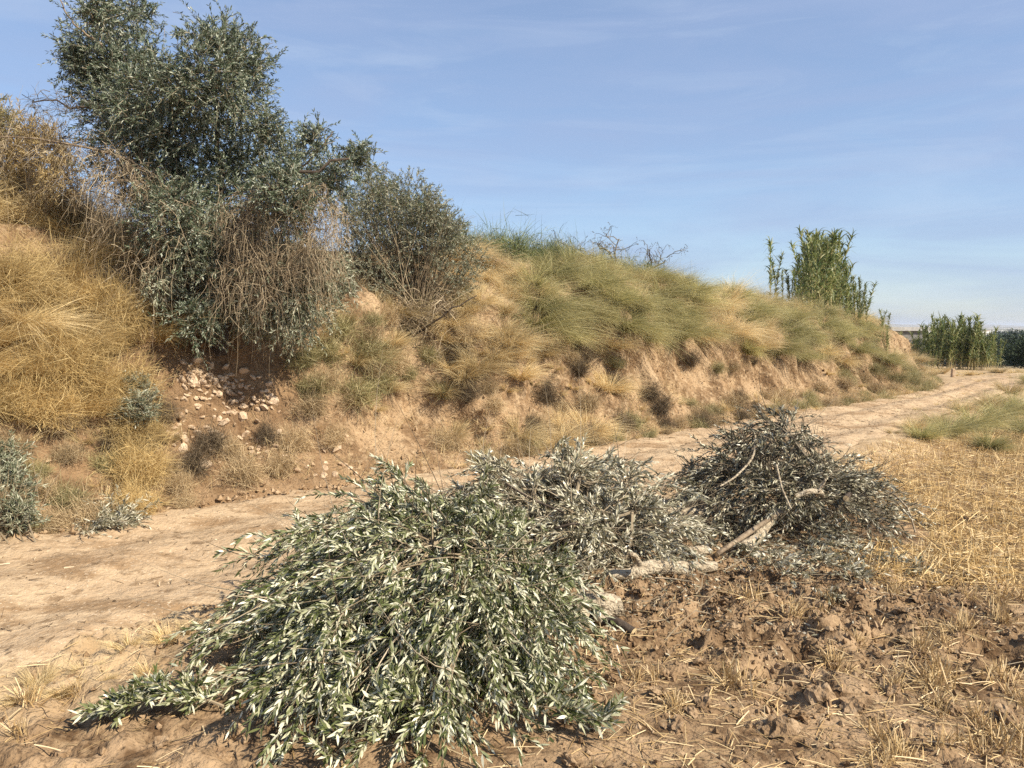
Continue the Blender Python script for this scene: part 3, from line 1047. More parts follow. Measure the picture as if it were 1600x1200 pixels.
def scatter(region, step, jit=.45):
    """places on the bank inside a quadrilateral of the photograph, spaced step metres apart on the surface"""
    out = []
    x0, y0, x1, y1 = region
    pts = np.zeros((0, 3))
    for _ in range(int((x1 - x0) * (y1 - y0) / 60)):
        h = hit(g2.uniform(x0, x1), g2.uniform(y0, y1))
        if h is None:
            continue
        p, n = h
        if len(pts) and (((pts - p) ** 2).sum(1) < step * step).any():
            continue
        pts = np.vstack([pts, p])
        out.append((p, n))
    return out


HUE = {'green': 'yellow-green ', 'straw': 'straw ', 'tuft': 'wispy straw ', 'brown': 'brown ', 'dark': 'dark ', 'gold': 'fluffy golden ', 'goldtall': 'long-stalked golden ', 'low': 'greenish ', 'grey': 'grey '}


def cover(region, step, kinds, sc, name, label, cat, group, tilt=.35, skip=None, zs=1.0, turn=.5):
    for (p, n) in scatter(region, step):
        px, py = proj(p)
        if skip and skip(px, py):
            continue
        k = kinds[g2.integers(len(kinds))]
        f_ = g2.random()
        k_ = int(np.argmin(((FC - p[:2]) ** 2).sum(1)))
        hf = p[2] / FH[k_]
        lb = ('large ', 'middling ', 'small ')[2 - int(f_ * 2.999)] + HUE.get(k, '') + label + (', near the top of the slope', ', halfway up the slope', ', low on the slope')[0 if hf > .72 else 1 if hf > .36 else 2]
        plant(name, k, p, sc[0] + (sc[1] - sc[0]) * f_, downhill(p) + g2.normal() * turn, lb, cat, group, tilt=tilt * g2.uniform(.5, 1.3), zs=zs)


SH = (13.0 / 1)   # nominal depth of the middle bank
# crest and upper face: big arching tussocks
cover((830, 380, 1090, 530), .46, ['green'], (.85, 1.2), 'grass_tussock', 'arching tussock over the middle bank', 'grass', 'large tussocks on the middle of the bank', .38)
cover((1165, 440, 1450, 565), .46, ['green', 'green', 'straw'], (.7, 1.05), 'grass_tussock', 'tussock on the bank below the reeds', 'grass', 'tussocks below the reeds', .4, lambda px, py: px > 1362 and py < 556)
cover((1085, 430, 1170, 530), .46, ['straw', 'green'], (.85, 1.1), 'grass_tussock', 'tussock midway between bare trees and reeds', 'grass', 'brownish tussocks on the bank', .4)
cover((700, 400, 840, 540), .30, ['straw', 'straw', 'tuft', 'low'], (.55, .9), 'grass_tussock', 'tussock between silvery shrub and broom bushes', 'grass', 'straw tussocks on the bank', .35)
cover((540, 450, 720, 620), .36, ['straw', 'brown', 'low', 'dark'], (.5, .8), 'dry_weed', 'weed under the silvery shrub', 'weed', 'dry weeds under the shrub', .3)
for px in range(830, 1200, 26):
    for u in (1.12, 1.3):
        p, k_ = crest(px + g2.normal() * 8, u)
        plant('grass_tussock', 'green' if g2.random() < .75 else 'straw', p, g2.uniform(.6, .9), downhill(p) + g2.normal() * .6, 'upright grass tussock along the top edge of the bank', 'grass', 'tussocks along the bank top')
for px in range(1195, 1400, 30):
    p, k_ = crest(px, 1.15)
    plant('grass_tussock', 'green', p, g2.uniform(.55, .8), downhill(p) + g2.normal() * .6, 'upright grass tussock along the top edge of the bank', 'grass', 'tussocks along the bank top')
# lower face: smaller weeds with bare earth between
bare = lambda px, py: any(((px - a) / c) ** 2 + ((py - b) / d) ** 2 < 1 for a, b, c, d in
                          [(1000, 590, 45, 26), (1040, 570, 30, 30), (1095, 605, 40, 30), (825, 640, 30, 25), (620, 625, 28, 35), (1185, 590, 35, 22), (1245, 590, 25, 20), (560, 700, 60, 25), (650, 690, 45, 22), (700, 650, 30, 20),
                           (1390, 530, 28, 40), (955, 640, 30, 22), (1150, 610, 24, 20)])
cover((690, 520, 960, 700), .24, ['tuft', 'straw', 'tuft', 'straw', 'brown', 'dark'], (.55, .9), 'dry_weed', 'weed on bare earth behind the middle heap', 'weed', 'dry weeds on the lower bank', .3, bare)
cover((950, 565, 1200, 670), .30, ['brown', 'tuft', 'low', 'tuft', 'dark'], (.5, .9), 'dry_weed', 'weed on the eroded earth behind the dried heap', 'weed', 'weeds at the eroded foot', .3, bare)
cover((1190, 580, 1480, 645), .42, ['brown', 'tuft', 'low'], (.7, 1.1), 'dry_weed', 'weed at the bank foot near the bend', 'weed', 'weeds at the far bank foot', .3, bare)
cover((475, 500, 640, 650), .34, ['low', 'tuft', 'brown'], (.6, .95), 'dry_weed', 'soft weed beside the stone rubble', 'weed', 'weeds beside the rubble', .3, bare)
for (px, py, s) in ((530, 520, 1.1), (505, 560, 1.0), (560, 555, 1.1), (590, 600, 1.0), (490, 610, .8), (545, 620, 1.0)):
    h = hit(px, py)
    if h:
        plant('dry_weed', 'low', h[0], s * 1.15, downhill(h[0]), 'soft greenish yellow weed on the bank beside the stone rubble', 'weed', 'weeds beside the rubble', tilt=.3)
# golden grass at the near end
cover((-260, 330, 178, 655), .30, ['gold', 'goldtall', 'gold', 'goldtall', 'straw', 'brown'], (.5, .85), 'golden_grass', 'grass clump beside the olive tree', 'grass', 'golden grass on the near bank', .35,
      lambda px, py: ((px - 20) / 80) ** 2 + ((py - 380) / 70) ** 2 < 1 or px > 190)
cover((-260, 650, 285, 832), .22, ['brown', 'tuft', 'brown', 'tuft', 'brown', 'low', 'dark', 'gold'], (.5, .85), 'dry_weed', 'weed under the golden grass', 'weed', 'dry weeds below the golden grass', .2)
cover((190, 400, 270, 520), .36, ['brown', 'goldtall', 'straw'], (.6, .9), 'dry_weed', 'weed between golden grass and olive trunk', 'weed', 'weeds by the olive trunk', .3)
for (px, py, s) in ((360, 708, .7), (460, 700, .9), (225, 700, .8), (520, 690, .7), (330, 700, .8), (300, 735, .8), (380, 745, .9), (440, 735, .8), (420, 690, .6)):
    h = hit(px, py)
    if h:
        kd = 'dark' if g2.random() < .35 else 'brown'
        plant('dry_weed', kd, h[0], s, downhill(h[0]), '%s %s weed growing among the loose stones' % ('small' if s < .75 else 'bushy', kd), 'weed', 'weeds among the stones', tilt=.2)
# behind the golden grass: greyer scrub at the skyline
for (px, u, s) in ((-60, 1.25, 1.5), (0, 1.3, 1.6), (45, 1.2, 1.5), (95, 1.25, 1.4), (20, 1.7, 1.9), (120, 1.6, 1.5), (70, 1.9, 1.6), (-110, 1.4, 1.6), (140, 1.15, 1.2), (180, 1.2, 1.1)):
    p, k_ = crest(px, u)
    plant('grey_scrub', 'grey', p, s * .72, g2.random() * 6, 'pale greenish scrub on the bank top behind the golden grass', 'shrub', 'scrub on the near bank top')
# verge along the bank foot and along the field side of the road
for k in range(150, int(NS * .80), 3):
    px = proj(np.array([FC[k, 0], FC[k, 1], 0]))[0]
    if 330 < px < 720 or g2.random() < .25:
        continue
    p = np.array([FC[k, 0] - FN[k, 0] * g2.uniform(-.25, .15), FC[k, 1] - FN[k, 1] * g2.uniform(-.25, .15), 0.0])
    zz_ = bank_down(p[0], p[1])
    p[2] = max(0.02, zz_ if zz_ is not None else 0.02) - .01
    plant('verge_grass', ['tuft', 'brown', 'tuft', 'tuft', 'low'][g2.integers(5)], p, g2.uniform(.4, .8), g2.random() * 6, 'short straw verge grass where the bank meets the road', 'grass', 'verge grass along the bank foot')
for (px, py, s, kd) in ((1440, 690, .55, 'green'), (1480, 680, .7, 'green'), (1520, 668, .8, 'green'), (1545, 690, .6, 'green'), (1560, 650, .8, 'green'), (1590, 640, .9, 'green'), (1600, 665, .8, 'green'), (1500, 650, .5, 'straw'),
                        (1460, 672, .5, 'straw'), (1575, 620, .7, 'straw'), (1610, 610, .8, 'green'), (1640, 630, .9, 'green'), (1540, 640, .6, 'straw'), (1425, 680, .4, 'straw'), (1590, 600, .7, 'straw'), (1660, 600, .9, 'green'), (1530, 622, .5, 'tuft')):
    q = onz(px, py, -.1)
    plant('grass_tussock', kd, (q[0], q[1], float(gz(q[0], q[1])[0])), s * 1.2, R(-40) + g2.normal() * .5, '%s %s tussock between the road and the golden stubble' % ('large' if s > .75 else 'middling' if s > .58 else 'small', {'green': 'soft green', 'straw': 'straw coloured', 'tuft': 'wispy'}[kd]), 'grass', 'tussocks between road and stubble', zs=1.15)
for k in range(60):
    i = int(g2.uniform(.33, .80) * NR)
    q = rn[i] + g2.normal(size=2) * .16
    plant('verge_grass', 'tuft', (q[0], q[1], float(gz(q[0], q[1])[0])), g2.uniform(.4, .8), g2.random() * 6, 'dry straw tuft on the field edge of the road', 'grass', 'straw tufts on the field edge')
for (px, py) in ((1500, 615), (1512, 605), (1520, 600), (1525, 595), (1490, 625), (1470, 632), (1440, 640)):
    q = onz(px, py, .05)
    plant('verge_grass', 'tuft', (q[0], q[1], .03), .8, g2.random() * 6, 'flat grass tuft between the wheel tracks of the road', 'grass', 'grass between the wheel tracks', zs=.5)
for (px, py, s) in ((60, 1065, .7), (130, 1045, .6), (200, 1020, .6), (95, 1085, .6), (260, 1000, .7), (160, 1065, .5), (290, 985, .6), (30, 1090, .7), (230, 1050, .5)):
    q = onz(px, py)
    plant('dry_grass', 'tuft', (q[0], q[1], float(gz(q[0], q[1])[0])), s * .75, g2.random() * 6, 'dry straw grass patch between the road and the big heap', 'grass', 'dry grass by the big heap')
for k in range(44):
    q = np.array([g2.uniform(13, 24), g2.uniform(27.5, 31)])
    plant('verge_grass', ['straw', 'tuft'][k % 2], (q[0], q[1], float(gz(q[0], q[1])[0])), g2.uniform(.5, .9), g2.random() * 6, 'pale straw grass on the verge beyond the road bend', 'grass', 'grass beyond the road bend')
print('grass', sum(cnt.values()), cnt, round(time.time() - T0, 1))
# ------------------------------------------------------------------ olive tree
def curve(pts, n=12):
    pts = np.array(pts, float)
    for _ in range(2):
        q = np.empty((2 * len(pts), 3))
        q[0], q[-1] = pts[0], pts[-1]
        q[1:-1:2] = .75 * pts[:-1] + .25 * pts[1:]
        q[2::2] = .25 * pts[:-1] + .75 * pts[1:]
        pts = q
    d = np.concatenate([[0], np.cumsum(np.linalg.norm(np.diff(pts, axis=0), axis=1))])
    s = np.linspace(0, d[-1], n)
    return np.stack([np.interp(s, d, pts[:, k]) for k in range(3)], 1)


def limb(name, pts, r0, r1, mat, parent, off, sides=7, n=14):
    m = MB()
    c = curve(pts, n)
    g = np.random.default_rng(int(abs(c[0, 0]) * 1000) + 3)
    c[1:-1] += g.normal(size=(n - 2, 3)) * r0 * .35
    tubes(m, (c - off)[None], np.linspace(r0, r1, n)[None], sides=sides)
    return m.obj(name, M[mat], parent, smooth=True), c


def lobe_twigs(ms, ml, c, r, n, L, nodes, ll, lw, g, up=.35, fine=False, droop=.25, squash=(1, 1, 1), keep=1.0):
    q = rdir(n, .1, g) * (g.random(n) ** .4)[:, None]
    P = c + q * r * np.array(squash)
    D = nrm(q + g.normal(size=(n, 3)) * .55 + [0, 0, up])
    twigs(ms, ml, P - D * L * .5, D, L * g.uniform(.6, 1.25, n), nodes, ll, lw, droop=droop, r=.0022, fine=fine, g=g, keep=keep, nst=3)


h0 = hit(345, 520)
TY = float(h0[0][1])
g3 = np.random.default_rng(301)
tree = empty('olive_tree', tuple(h0[0]), 'tall grey-green olive tree with drooping dead twigs leaning out of the bank', 'tree')
TO = h0[0]
LOBES = [(165, 62, 62), (195, 130, 75), (150, 120, 45), (250, 165, 80), (325, 115, 72), (372, 150, 55), (388, 85, 36), (300, 235, 85), (220, 255, 72), (400, 255, 55),
         (340, 310, 85), (270, 335, 65), (465, 255, 42), (492, 215, 24), (445, 300, 50), (558, 240, 24), (530, 270, 30), (205, 20, 34), (155, 18, 24), (345, 60, 32),
         (380, 380, 60), (330, 400, 60), (290, 440, 55), (260, 400, 45), (180, 190, 50), (120, 90, 26), (420, 200, 30), (440, 350, 50), (500, 300, 34), (350, 460, 50), (310, 500, 40)]
ms, ml = MB(), MB()
for (px, py, r) in LOBES:
    Yl = TY + g3.normal() * .35 + (.2 if py < 300 else 0)
    c = at(px, py, Yl) - TO
    rm = r * Yl / FPX
    lobe_twigs(ms, ml, c, rm, int(20 + .066 * r * r), .24, 10, .054, .0135, g3)
    lobe_twigs(ms, ml, c, rm * 1.28, int(6 + .012 * r * r), .30, 9, .052, .013, g3, up=.6)
tag(ml.obj('crown', M['olive_tree'], tree), kind='stuff')
tag(ms.obj('twigs', M['twig'], tree), kind='stuff')
ms, ml = MB(), MB()
for (px, py, r, dy) in [(430, 440, 66, -.35), (480, 480, 50, -.35), (410, 495, 40, -.3), (520, 430, 40, -.25), (450, 505, 36, -.35), (470, 410, 45, -.3), (300, 400, 36, -.6), (250, 440, 28, -.7)]:
    c = at(px, py, TY + dy) - TO
    lobe_twigs(ms, ml, c, r * TY / FPX, int(14 + .075 * r * r), .22, 9, .052, .013, g3, up=-.1, droop=.4)
tag(ml.obj('lower_foliage', M['olive_silver'], tree), kind='stuff')
tag(ms.obj('twigs', M['twig'], tree), kind='stuff')
limb('trunk', [TO - [0, 0, .25], at(330, 440, TY + .1), at(310, 340, TY + .35), at(270, 240, TY + .45), at(230, 150, TY + .45), at(180, 60, TY + .3)], .12, .015, 'dark_bark', tree, TO, 9, 20)
limb('limb', [at(322, 400, TY + .1), at(350, 300, TY + .35), at(335, 200, TY + .4), at(345, 90, TY + .3)], .05, .01, 'dark_bark', tree, TO)
_, LR = limb('limb', [at(330, 430, TY), at(372, 345, TY - .5), at(415, 298, TY - .75), at(475, 272, TY - .8), at(545, 248, TY - .6)], .040, .012, 'dark_bark', tree, TO)
_, LL = limb('limb', [at(280, 230, TY + .3), at(200, 180, TY + .15), at(140, 164, TY), at(112, 168, TY - .05), at(85, 156, TY - .1), at(50, 160, TY - .15)], .03, .006, 'dark_bark', tree, TO)
_, LD = limb('dead_limb', [at(310, 340, TY), at(240, 275, TY - .4), at(190, 245, TY - .6), at(125, 228, TY - .7), at(60, 216, TY - .75), at(-30, 213, TY - .8)], .020, .006, 'bark', tree, TO)
_, LE = limb('dead_limb', [at(300, 330, TY), at(235, 285, TY - .6), at(180, 280, TY - .8), at(130, 300, TY - .9)], .014, .004, 'bark', tree, TO)
limb('dead_limb', [at(160, 70, TY), at(118, 42, TY - .1), at(100, 15, TY - .1), at(88, -15, TY - .1)], .016, .005, 'bark', tree, TO, 5)
limb('limb', [at(460, 275, TY - .4), at(500, 235, TY - .4), at(520, 205, TY - .4)], .014, .005, 'bark', tree, TO, 5)


def strands(parent, off, starts, n, L, g, name='dead_twigs', mat='twig_dead', spread=.5, r=.0026, down=1.0, side=(0, 0), k=7, box=.12, jit=.016):
    """dry hanging shoots: forked, kinked and of very uneven length"""
    m = MB()
    i = g.integers(0, len(starts), n)
    P = starts[i] + g.normal(size=(n, 3)) * box - off
    D = nrm(np.stack([g.normal(size=n) + side[0], g.normal(size=n) * .8 + side[1], g.normal(size=n) * .45], 1))
    Ls = L * (.2 + .9 * g.random(n) ** 1.6)
    t = np.linspace(0, 1, k)
    dn = down * g.uniform(.35, 1.0, n)
    c = P[:, None] + D[:, None] * (Ls[:, None] * (t * spread * (1.6 - .6 * t)) * g.uniform(.5, 1.5, n)[:, None])[..., None]
    c[..., 2] -= (dn * Ls)[:, None] * t ** 1.4 * .85
    c += np.cumsum(g.normal(size=(n, k, 3)) * jit, axis=1) * (t[:, None] > 0)
    tubes(m, c, r * (1.35 - t)[None] * g.uniform(.5, 1.7, n)[:, None], sides=3)
    q = 4
    j = g.integers(1, k - 1, n * q)
    b = c[np.repeat(np.arange(n), q), j]
    ribbons(m, b, nrm(g.normal(size=(n * q, 3)) + [0, 0, -.4]), .26 * g.random(n * q) ** 1.5 + .04, .0042, .2, 3, g=g, curl=g.normal(size=(n * q, 3)) * .25)
    return tag(m.obj(name, M[mat], parent), kind='stuff')


strands(tree, TO, np.array([at(x, y, TY - .72) for x, y in ((370, 335), (400, 318), (440, 310), (480, 310), (510, 330), (390, 380), (430, 380), (470, 390), (500, 380), (410, 430), (370, 430))]), 900, 1.0, g3, spread=.25, r=.0019)
strands(tree, TO, np.vstack([LD[3:8], LE[2:13], np.array([at(x, y, TY - .7) for x, y in ((250, 320), (220, 340), (280, 340), (260, 400), (230, 420), (200, 380), (160, 330))])]), 620, 1.0, g3, spread=.34, r=.0019)
strands(tree, TO, np.array([at(x, y, TY - .35) for x, y in ((300, 430), (330, 440), (360, 430), (390, 440), (280, 420), (345, 470))]), 420, .5, g3, mat='twig_dark', spread=.3, r=.0022)
strands(tree, TO, LL[6:], 60, .42, g3, mat='twig_dark', spread=.8, down=.1, side=(-.8, 0), r=.002, box=.05)
strands(tree, TO, LD[7:], 110, .6, g3, spread=.5, down=.6, side=(-.4, 0), r=.0018)

# ------------------------------------------------------------------ shrubs on the bank
def leafy_shrub(name, label, base, lobes, Y, mat, seed, wood='twig_dead', L=.2, nodes=7, ll=.045, lw=.011, dens=.030, keep=.9, dead=0, cat='shrub', group=None, stems=26):
    g = np.random.default_rng(seed)
    root = empty(name, tuple(base), label, cat, group)
    ms, ml, mt = MB(), MB(), MB()
    cs = []
    for (px, py, r) in lobes:
        c = at(px, py, Y + g.normal() * .2) - base
        cs.append(c)
        lobe_twigs(ms, ml, c, r * Y / FPX, int(10 + dens * r * r), L, nodes, ll, lw, g, up=.6, keep=keep)
    for c in cs:
        n = stems
        t = np.linspace(0, 1, 7)
        e = c + g.normal(size=(n, 3)) * .22
        b = g.normal(size=(n, 3)) * [.12, .12, .02]
        b[:, 2] -= .04
        p = b[:, None] * (1 - t)[:, None] + e[:, None] * t[:, None]
        p[..., 2] += np.sin(t * math.pi)[None] * .06
        p += np.cumsum(g.normal(size=(n, 7, 3)) * .012, axis=1) * t[:, None]
        tubes(mt, p, .006 * (1.15 - t)[None] * g.uniform(.4, 1.4, n)[:, None], sides=4)
    tag(ml.obj('foliage', M[mat], root), kind='stuff')
    tag(ms.obj('twigs', M[wood], root), kind='stuff')
    tag(mt.obj('stems', M[wood], root), kind='stuff')
    return root


b1 = hit(655, 500)[0]
leafy_shrub('bushy_shrub', 'silvery twiggy shrub with bare lower stems beside the olive tree', b1,
            [(640, 305, 42), (600, 325, 40), (672, 325, 34), (620, 375, 50), (690, 395, 48), (650, 425, 55), (715, 440, 36), (600, 440, 40), (590, 280, 26), (690, 345, 30), (560, 400, 40), (660, 370, 50), (570, 460, 36), (545, 330, 36), (555, 385, 38), (735, 400, 34), (700, 360, 34)], float(b1[1]) + .15, 'olive_silver', 401,
            dens=.10, keep=.95, stems=14)
b2, _ = crest(600, 1.25)
leafy_shrub('green_shrub', 'green leafy shrub behind the twiggy shrub on the bank top', b2, [(585, 295, 36), (610, 320, 42), (565, 335, 42), (640, 345, 40), (670, 330, 34), (700, 365, 34)], float(b2[1]), 'broom_green', 402, wood='twig', ll=.055, lw=.012, dens=.12)
b4, _ = crest(40, 1.2)
leafy_shrub('scrub_bush', 'tall dry straw-grey scrub on the bank top before the olive tree', b4, [(20, 205, 48), (60, 245, 48), (-5, 250, 60), (100, 275, 36), (85, 215, 26), (40, 290, 50), (110, 320, 34)], float(b4[1]), 'tussock_straw', 403, wood='twig', ll=.07, lw=.008, dens=.07, L=.26)
b4, _ = crest(-60, 1.2)
leafy_shrub('scrub_bush', 'tall pale greenish scrub at the near end of the bank top', b4, [(-60, 200, 50), (-110, 210, 60), (-70, 260, 60), (-20, 180, 36)], float(b4[1]), 'weed_green', 404, wood='twig', ll=.07, lw=.008, dens=.07, L=.26)
b3 = hit(640, 520)[0]
bq_ = hit(216, 650)[0]
leafy_shrub('grey_sprig', 'silvery leafy sprig between the golden grass and the rubble stones', bq_, [(215, 600, 20), (222, 632, 24), (208, 650, 20), (228, 655, 18)], float(bq_[1]) - .08, 'olive_silver', 405, wood='twig', dens=.16, stems=8, cat='shrub')
bq_ = onz(12, 838)
bq_[2] = .02
leafy_shrub('olive_cutting', 'tall bunch of silvery olive cuttings leaning against the bank by the road', bq_, [(0, 715, 34), (18, 760, 36), (-30, 750, 48), (28, 800, 26), (-15, 805, 36)], float(bq_[1]) + .05, 'olive_silver', 406, wood='twig', dens=.10, stems=8, ll=.058, lw=.012, cat='branch')
rt = empty('dead_shrub', tuple(b3), 'tangle of bare brown twigs hanging under the silvery shrub', 'shrub')
strands(rt, b3, np.array([at(x, y, float(b3[1]) - .1) for x, y in ((590, 500), (630, 490), (660, 505), (690, 480), (610, 520))]), 220, .75, g3, name='twigs', mat='twig_dead', spread=.8, down=.7)
limb('stem', [b3 - [0, 0, .1], at(680, 500, float(b3[1]) - .3), at(720, 475, float(b3[1]) - .35), at(745, 462, float(b3[1]) - .3)], .02, .006, 'dark_bark', rt, b3, 6)

TM['broom'] = [fluff_mesh('broom', 190 + k, 2600, .42, .55, 'broom_green', .006, .26) for k in range(3)]
for k, (px, py, s, lb) in enumerate([(790, 338, 1.0, 'tallest green broom bush rising from the bank top'), (755, 352, .8, 'green broom bush next to the tallest one on the bank top'), (825, 352, .75, 'green broom bush at the edge of the upright crest tussocks'),
                                     (715, 345, .7, 'small green broom bush by the silvery shrub'), (862, 362, .7, 'low green broom bush before the bare twisted trees'), (1022, 398, .6, 'low dark broom bush after the bare twisted trees'),
                                     (935, 380, .7, 'dark broom bush growing under the bare twisted trees'), (895, 370, .7, 'broom bush touching the leaning bare tree'), (980, 385, .7, 'low broom bush under the smallest bare tree'), (1075, 422, .5, 'small broom bush on the bank top towards the reeds'), (1150, 445, .45, 'smallest broom bush on the bank top towards the reeds')]):
    p, _k = crest(px, 1.3)
    top = at(px, py, p[1])[2]
    s_ = max(.25, (top - p[2]) / .72)
    o = plant('broom_bush', 'broom', p, min(s_, 1.25) * 1.0, k * 1.3, lb, 'shrub', 'broom bushes on the bank top', zs=1.0)


def branching(m, p, d, L, r, lev, g, tips):
    n = 6
    t = np.linspace(0, 1, n)
    c = p + d * L * t[:, None] + np.cumsum(g.normal(size=(n, 3)) * L * .06, axis=0)
    tubes(m, c[None], np.linspace(r, r * .6, n)[None], sides=5 if lev > 1 else 3)
    if lev == 0:
        tips.append(c[-1])
        return
    for k in range(g.integers(3, 5)):
        i = g.integers(2, n)
        dd = nrm(d * .5 + g.normal(size=3) * .65 + [0, 0, .1])
        branching(m, c[i], dd, L * g.uniform(.5, .75), r * .55, lev - 1, g, tips)


for k, (px, u, h, lean, lb) in enumerate([(945, 1.5, 1.05, (-.75, 0, .75), 'bare twisted little tree leaning away from the reeds on the skyline'),
                                          (962, 1.5, .8, (-.05, 0, 1), 'bare twisted little tree standing upright on the skyline'),
                                          (1000, 1.5, .6, (.3, 0, .8), 'smallest bare twisted tree on the skyline next to the broom')]):
    p, _k = crest(px, u)
    g = np.random.default_rng(500 + k)
    root = empty('bare_tree', tuple(p), lb, 'tree', 'bare trees on the skyline')
    m, tips = MB(), []
    branching(m, np.array([0, 0, -.1]), nrm(np.array(lean, float)), h * 1.15, .035, 3, g, tips)
    m.obj('branches', M['twig_dark'], root)
    tp = np.array(tips)
    ms, ml = MB(), MB()
    twigs(None, ml, np.repeat(tp, 2, 0), rdir(len(tp) * 2, .2, g), .14, 5, .028, .012, g=g, fine=False)
    tag(ml.obj('foliage', M['grass_dark'], root), kind='stuff')

# ------------------------------------------------------------------ reeds
def reed_meshes(seed, H):
    g = np.random.default_rng(seed)
    t = np.linspace(0, 1, 9)
    lean = g.normal(size=2) * .10
    c = np.stack([lean[0] * H * t ** 2, lean[1] * H * t ** 2, H * t - .1], 1)
    m = MB()
    tubes(m, c[None], (.012 * (1.1 - .75 * t))[None], sides=5)
    n = int(H * 32)
    tt = .2 + .8 * np.sort(g.random(n)) ** .8
    P = np.stack([np.interp(tt, t, c[:, k]) for k in range(3)], 1)
    a = np.arange(n) * math.pi + g.normal(size=n) * .6
    D = nrm(np.stack([np.cos(a) * .62, np.sin(a) * .62, np.full(n, 1.0) + .5 * tt], 1) + g.normal(size=(n, 3)) * .12)
    l = MB()
    ribbons(l, P, D, (.66 - .25 * tt) * g.uniform(.6, 1.25, n), .040, .75 * g.uniform(.3, 1.5, n), 5, g=g, tip=.05, curl=g.normal(size=(n, 3)) * .2)
    return m.mesh('cane', M['reed_cane']), l.mesh('reed_leaves', M['reed_leaf'])


RM = [reed_meshes(600 + k, 2.4) for k in range(6)]


def reed_clump(label, canes, group=None):
    c0 = np.mean([c[0] for c in canes], axis=0)
    root = empty('reed_clump', tuple(c0), label, 'reed', group)
    for k, (p, s, rz) in enumerate(canes):
        a, b = RM[k % 6]
        o = link('cane', a, root)
        o.location = np.array(p) - c0
        o.rotation_euler = (g2.normal() * .06, g2.normal() * .06, rz)
        o.scale = (min(1, s * 1.1),) * 2 + (s,)
        l = link('leaves', b, o)
    return root


cs = []
for k in range(110):
    px = g2.normal(1287, 29)
    p, _k = crest(np.clip(px, 1235, 1350), g2.uniform(.95, 1.9))
    top = np.interp(px, [1230, 1250, 1262, 1295, 1310, 1330, 1350], [405, 365, 345, 342, 362, 405, 432]) + abs(g2.normal()) * 34
    s = max(.45, (at(px, top, p[1])[2] - p[2]) / 2.6)
    cs.append((p, min(s, 1.15), g2.random() * 6))
reed_clump('tall dense clump of green reeds on the far part of the bank top', cs)
cs = []
for px, top in ((1203, 362), (1210, 385), (1216, 400), (1222, 415)):
    p, _k = crest(px, 1.4)
    cs.append((p, (at(px, top, p[1])[2] - p[2]) / 2.6, g2.random() * 6))
reed_clump('few thin pale reed canes standing apart from the tall reed clump', cs)
cs = []
for k in range(22):
    px, py = g2.uniform(1315, 1360), g2.uniform(480, 520)
    h = hit(px, py)
    if h:
        cs.append((h[0], g2.uniform(.28, .55), g2.random() * 6))
for k in range(7):
    h = hit(g2.uniform(1355, 1390), g2.uniform(520, 560))
    if h:
        cs.append((h[0], g2.uniform(.28, .42), g2.random() * 6))
reed_clump('short dark green reeds growing down the bank face under the tall clump', cs)
cs = []
for k in range(230):
    x, y = g2.uniform(17.5, 20.9), g2.uniform(32.5, 35)
    e = abs((x - 19.2) / 1.8)
    cs.append(((x, y, float(gz(x, y)[0])), g2.uniform(.5, .95) * (1.08 - .68 * e ** 2), g2.random() * 6))
reed_clump('broad green reed clump standing alone beyond the road bend', cs)

# ------------------------------------------------------------------ beyond the bend
def crown_bush(name, label, p, rx, ry, rz_, n, seed, leafL=.16, mat='far_leaf', cat='tree', group=None, trunk=True):
    g = np.random.default_rng(seed)
    root = empty(name, p, label, cat, group)
    m = MB()
    cl = rdir(26, .3, g) * g.uniform(.35, .8, 26)[:, None]
    c = cl[g.integers(0, 26, n)] + g.normal(size=(n, 3)) * .2
    P = c * [rx, ry, rz_] + [0, 0, rz_ * .95]
    P[:, 2] = np.maximum(P[:, 2], .05)
    D = nrm(c + g.normal(size=(n, 3)) * .6)
    leaves(m, P, D, rdir(n, .4, g), leafL * g.uniform(.6, 1.3, n), leafL * .5, fine=False)
    tag(m.obj('crown', M[mat], root), kind='stuff')
    if trunk:
        t = MB()
        tubes(t, np.array([[[0, 0, -.2], [.05, 0, rz_ * .5], [0, .05, rz_]]]), np.array([[.09, .07, .04]]) * rz_, sides=6)
        t.obj('trunk', M['dark_bark'], root)
    return root


for k, (x, y, rx, rz_, lb) in enumerate([(25.2, 37.5, 1.5, .75, 'dark green rounded bush beside the lone reed clump'), (31, 40, 2.4, .8, 'broad dark bush at the far end of the bush row')]):
    crown_bush('dark_bush', lb, (x, y, float(gz(x, y)[0])), rx, 1.5, rz_, 5200, 700 + k, .13, cat='bush', group='dark bushes beyond the bend')
# a scatter of trees over the plain
g4 = np.random.default_rng(720)
far = []
for k in range(5):
    far.append(crown_bush('distant_tree', 'small dark tree on the distant plain', (0, 0, 0), 1.0, 1.0, .9, 1500, 730 + k, .17, group='trees on the distant plain'))
rows = []
for k in range(150):
    Y = 105 * (15 ** g4.random())
    px = g4.uniform(1380, 1720)
    X = (px - 800) / FPX * Y
    rows.append((X, Y, g4.uniform(1.6, 3.4)))
for k, (X, Y, s) in enumerate(rows):
    src = far[k % 5]
    if k < 5:
        o = src
    else:
        o = src.copy()
        COL.objects.link(o)
        for chd in src.children:
            c = chd.copy()
            COL.objects.link(c)
            c.parent = o
    o.location = (X, Y, float(gz(X, Y)[0]) - .2)
    o.scale = (s * 1.4, s * 1.4, s)
    o.rotation_euler = (0, 0, g4.random() * 6)


